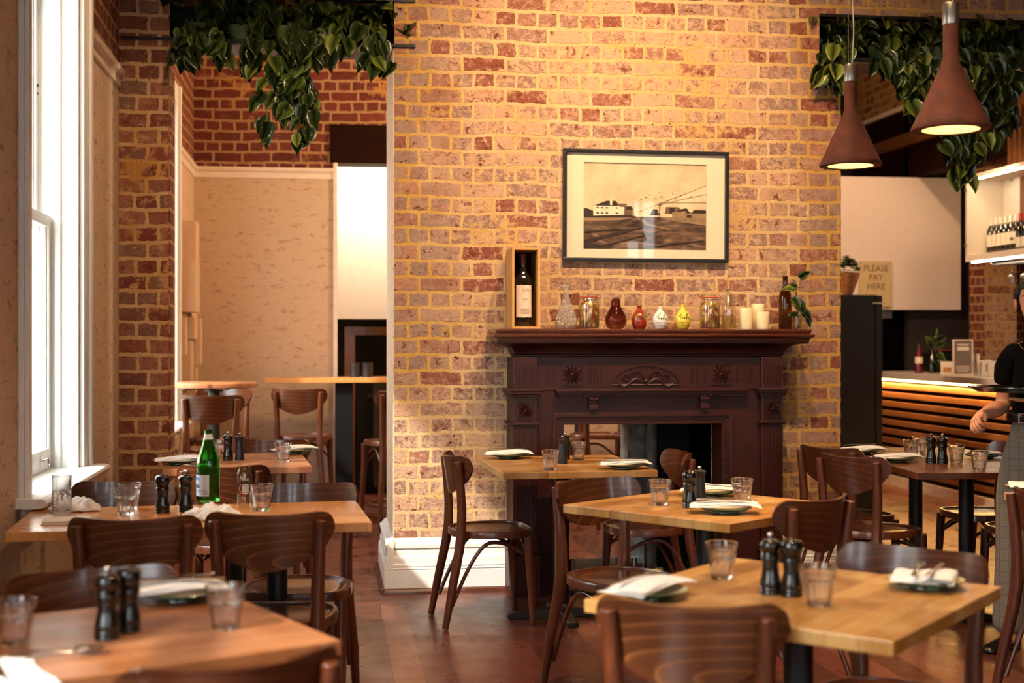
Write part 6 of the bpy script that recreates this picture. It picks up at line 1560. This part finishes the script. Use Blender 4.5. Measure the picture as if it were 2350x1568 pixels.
    a = u(0, 0, 1.02, (0.135, 0.105)); b = u(0, 0.005, 1.10, (0.126, 0.098), a); c_ = u(0, -0.006, 1.215, (0.142, 0.112), b); d = u(0, 0.008, 1.315, (0.100, 0.082), c_); u(-0.002, 0.004, 1.375, 0.056, d)
    for s in (-1, 1):
        k = u(s*0.105, 0.01, 1.322, 0.058, d); k2 = u(s*0.140, 0.012, 1.268, 0.052, k); u(s*0.146, 0.035, 1.165, 0.052, k2)
    skin('top', V2, E2, M['black_cloth'], r)
    m = MB()
    m.grid(28, 4, lambda a_, b_: Vector((0.136*cos(2*pi*a_), 0.108*sin(2*pi*a_)+0.003, 1.012+0.036*b_)), cu=True); bl_ = m.build('belt', M['leather'], r, smooth=180, solid=0.004)
    m = MB(); bx = -0.062; by = -0.097
    for p_, q_ in (((-.019, -.022), (.019, -.016)), ((-.019, .016), (.019, .022)), ((-.019, -.016), (-.013, .016)), ((.013, -.016), (.019, .016))): m.box((bx+p_[0], by-0.006, 1.03+p_[1]), (bx+q_[0], by, 1.03+q_[1]))
    m.build('buckle', M['chrome'], bl_, smooth=0, bevel=0.002)
    # trousers: waist, wide creased legs
    V3, E3 = [], []
    def t3(x, y, z, rad, par=None):
        V3.append((x, y, z, rad)); i = len(V3)-1
        if par is not None: E3.append((par, i))
        return i
    a = t3(0, 0, 1.03, (0.140, 0.112)); a = t3(0, 0, 0.99, (0.146, 0.116), a); b = t3(0, 0.004, 0.91, (0.165, 0.125), a)
    for s in (-1, 1):
        k = t3(s*0.088, 0.0, 0.82, (0.088, 0.098), b); k = t3(s*0.100, -0.006, 0.62, (0.080, 0.088), k); k = t3(s*0.108, -0.004, 0.42, (0.074, 0.080), k); k = t3(s*0.114, 0.004, 0.22, (0.076, 0.084), k); t3(s*0.118, 0.008, 0.055, (0.078, 0.088), k)
    skin('trousers', V3, E3, M['trouser'], r)
    for s in (-1, 1):
        m = MB(); a_ = radians(28 if s < 0 else -20); R_ = Matrix.Translation((s*0.118, 0.03, 0)) @ Matrix.Rotation(-a_, 4, 'Z')
        rows = []
        for (y, w_, h_) in ((0.055, 0.020, 0.040), (0.035, 0.033, 0.062), (-0.02, 0.036, 0.066), (-0.08, 0.038, 0.056), (-0.13, 0.043, 0.045), (-0.175, 0.038, 0.036), (-0.20, 0.018, 0.024)):
            rows.append([m.bm.verts.new(R_ @ Vector((w_*x_, y, h_*z_+0.0005))) for x_, z_ in ((-1, 0), (1, 0), (1.02, 0.3), (0.75, 0.85), (0, 1), (-0.75, 0.85), (-1.02, 0.3))])
        for A, B in zip(rows, rows[1:]):
            for i in range(7): m.bm.faces.new((A[i], A[(i+1) % 7], B[(i+1) % 7], B[i]))
        m.bm.faces.new(rows[0]); m.bm.faces.new(rows[-1][::-1])
        m.build('shoe', M['leather'], r, smooth=180, sub=1)
    m = MB(); m.tube([(-0.018+0.085*cos(t)*0.75, -0.03-0.085*sin(t)*0.8, 1.372-0.055*sin(t)) for t in [pi*i/16 for i in range(17)]], 0.0022, 6); m.tube([(-0.02, -0.108, 1.318), (-0.022, -0.112, 1.285)], 0.004, 6); m.build('necklace', M['brass'], r)
    # tray
    tp_ = Matrix.Translation((wp.x, wp.y, 0)) @ Matrix.Rotation(radians(-32), 4, 'Z') @ Vector((-0.070, -0.285, 1.152))
    m = MB(); m.lathe([(0, 0.0), (0.165, 0.0), (0.188, 0.014), (0.202, 0.020), (0.202, 0.024), (0.186, 0.019), (0.163, 0.006), (0, 0.005)], 56)
    tag(m.build('tray', M['black_lacquer'], smooth=50, loc=tp_), 'round black tray held by the person at the right edge', 'tray')
waiter()

# ================================================================== LIGHT
wd = bpy.data.worlds.new('World'); SC.world = wd; wd.use_nodes = True
bg = wd.node_tree.nodes['Background']; bg.inputs['Color'].default_value = (0.92, 0.95, 1.0, 1); bg.inputs['Strength'].default_value = 9.0
def light(name, kind, loc, energy, color, target=None, **k):
    l = bpy.data.lights.new(name, kind); l.energy = energy; l.color = color
    for a, v_ in k.items(): setattr(l, a, v_)
    o = bpy.data.objects.new(name, l); COL.objects.link(o); o.location = loc
    if target is not None: o.rotation_euler = (Vector(target)-Vector(loc)).to_track_quat('-Z', 'Y').to_euler()
    return o
WARM = (1.0, 0.66, 0.37); AMB = (1.0, 0.62, 0.30)
sun = light('sun', 'SUN', (-8, 4, 9), 5.0, (1.0, 0.92, 0.82), (-1.2, 9.6, 1.2), angle=0.03)
for i, (x, tx) in enumerate(((0.9, 0.95), (1.7, 1.7), (2.45, 2.3))):
    light('wall_spot', 'SPOT', (x, 5.0, 4.4), (215, 260, 135)[i], WARM, (tx, YW, 2.15), spot_size=radians(66), spot_blend=0.9, shadow_soft_size=0.06)
for i, (x, y, e) in enumerate(((1.2, 3.2, 150), (1.3, 4.9, 150), (-0.4, 3.0, 60), (3.2, 6.0, 60), (2.6, 1.6, 60), (0.4, 1.2, 60))):
    light('ceiling_spot', 'SPOT', (x, y, 4.5), e, WARM, (x, y+0.05, 0), spot_size=radians(80), spot_blend=0.8, shadow_soft_size=0.08)
for q in LAMPS: light('pendant_glow', 'SPOT', q + Vector((0, 0, 0.02)), 40, AMB, q - Vector((0, 0, 1)), spot_size=radians(110), spot_blend=0.6, shadow_soft_size=0.03)
light('ceiling_spot', 'SPOT', (-0.2, 5.2, 4.4), 130, WARM, (-0.95, 7.27, 1.4), spot_size=radians(46), spot_blend=0.9, shadow_soft_size=0.06)
light('back_room_lamp', 'POINT', (0.3, 9.4, 3.9), 22, WARM, shadow_soft_size=0.15)
light('kitchen_lamp', 'AREA', (0.5, 11.9, 3.4), 70, (1.0, 0.82, 0.58), (0.5, 12.4, 2.0), size=0.5)
light('fire_room_lamp', 'POINT', (2.2, 9.6, 3.2), 170, WARM, shadow_soft_size=0.12)
light('bar_lamp', 'SPOT', (5.0, 11.2, 4.0), 85, (1.0, 0.62, 0.36), (5.4, 12.8, 1.9), spot_size=radians(70), spot_blend=0.8, shadow_soft_size=0.08)
light('bar_lamp', 'SPOT', (5.2, 9.8, 3.0), 40, WARM, (6.2, 12.0, 1.6), spot_size=radians(80), spot_blend=0.8, shadow_soft_size=0.08)
light('bar_strip', 'AREA', (5.22, 10.1, 0.985), 26, (1.0, 0.56, 0.16), (5.27, 10.1, 0.3), shape='RECTANGLE', size=4.6, size_y=0.02)
for w, wl in (((XL-0.26, 5.62, 1.94), 1.1), ((XL-0.26, 9.12, 1.94), 1.4), ((XL-0.26, 1.25, 1.94), 1.9)):
    o = light('window_portal', 'AREA', w, 1, (1, 1, 1), Vector(w)+Vector((1, 0, 0)), shape='RECTANGLE', size=wl, size_y=2.3); o.data.cycles.is_portal = True

# ================================================================== CAMERA
cam = bpy.data.cameras.new('camera'); co = bpy.data.objects.new('camera', cam); COL.objects.link(co); SC.camera = co
cam.sensor_width = 36; cam.lens = F/2350*36; co.location = (0, 0, H); co.rotation_euler = (pi/2, 0, -TH)
cam.shift_y = (CY-784)/2350
cam.clip_start = 0.05; cam.clip_end = 60
cam.dof.use_dof = True; cam.dof.focus_distance = 6.0; cam.dof.aperture_fstop = 2.5
SC.view_settings.view_transform = 'Standard'; SC.view_settings.look = 'None'; SC.view_settings.gamma = 1; SC.view_settings.use_curve_mapping = False
SC.view_settings.exposure = 0.62
cy = SC.cycles
cy.use_denoising = True
try: cy.denoiser = 'OPENIMAGEDENOISE'
except Exception: pass
cy.use_light_tree = False
cy.max_bounces = 6; cy.diffuse_bounces = 3; cy.glossy_bounces = 3; cy.transmission_bounces = 6; cy.transparent_max_bounces = 8
cy.use_adaptive_sampling = True; cy.adaptive_threshold = 0.1; cy.adaptive_min_samples = 16
cy.sample_clamp_indirect = 4.0; cy.blur_glossy = 0.5; cy.caustics_reflective = False
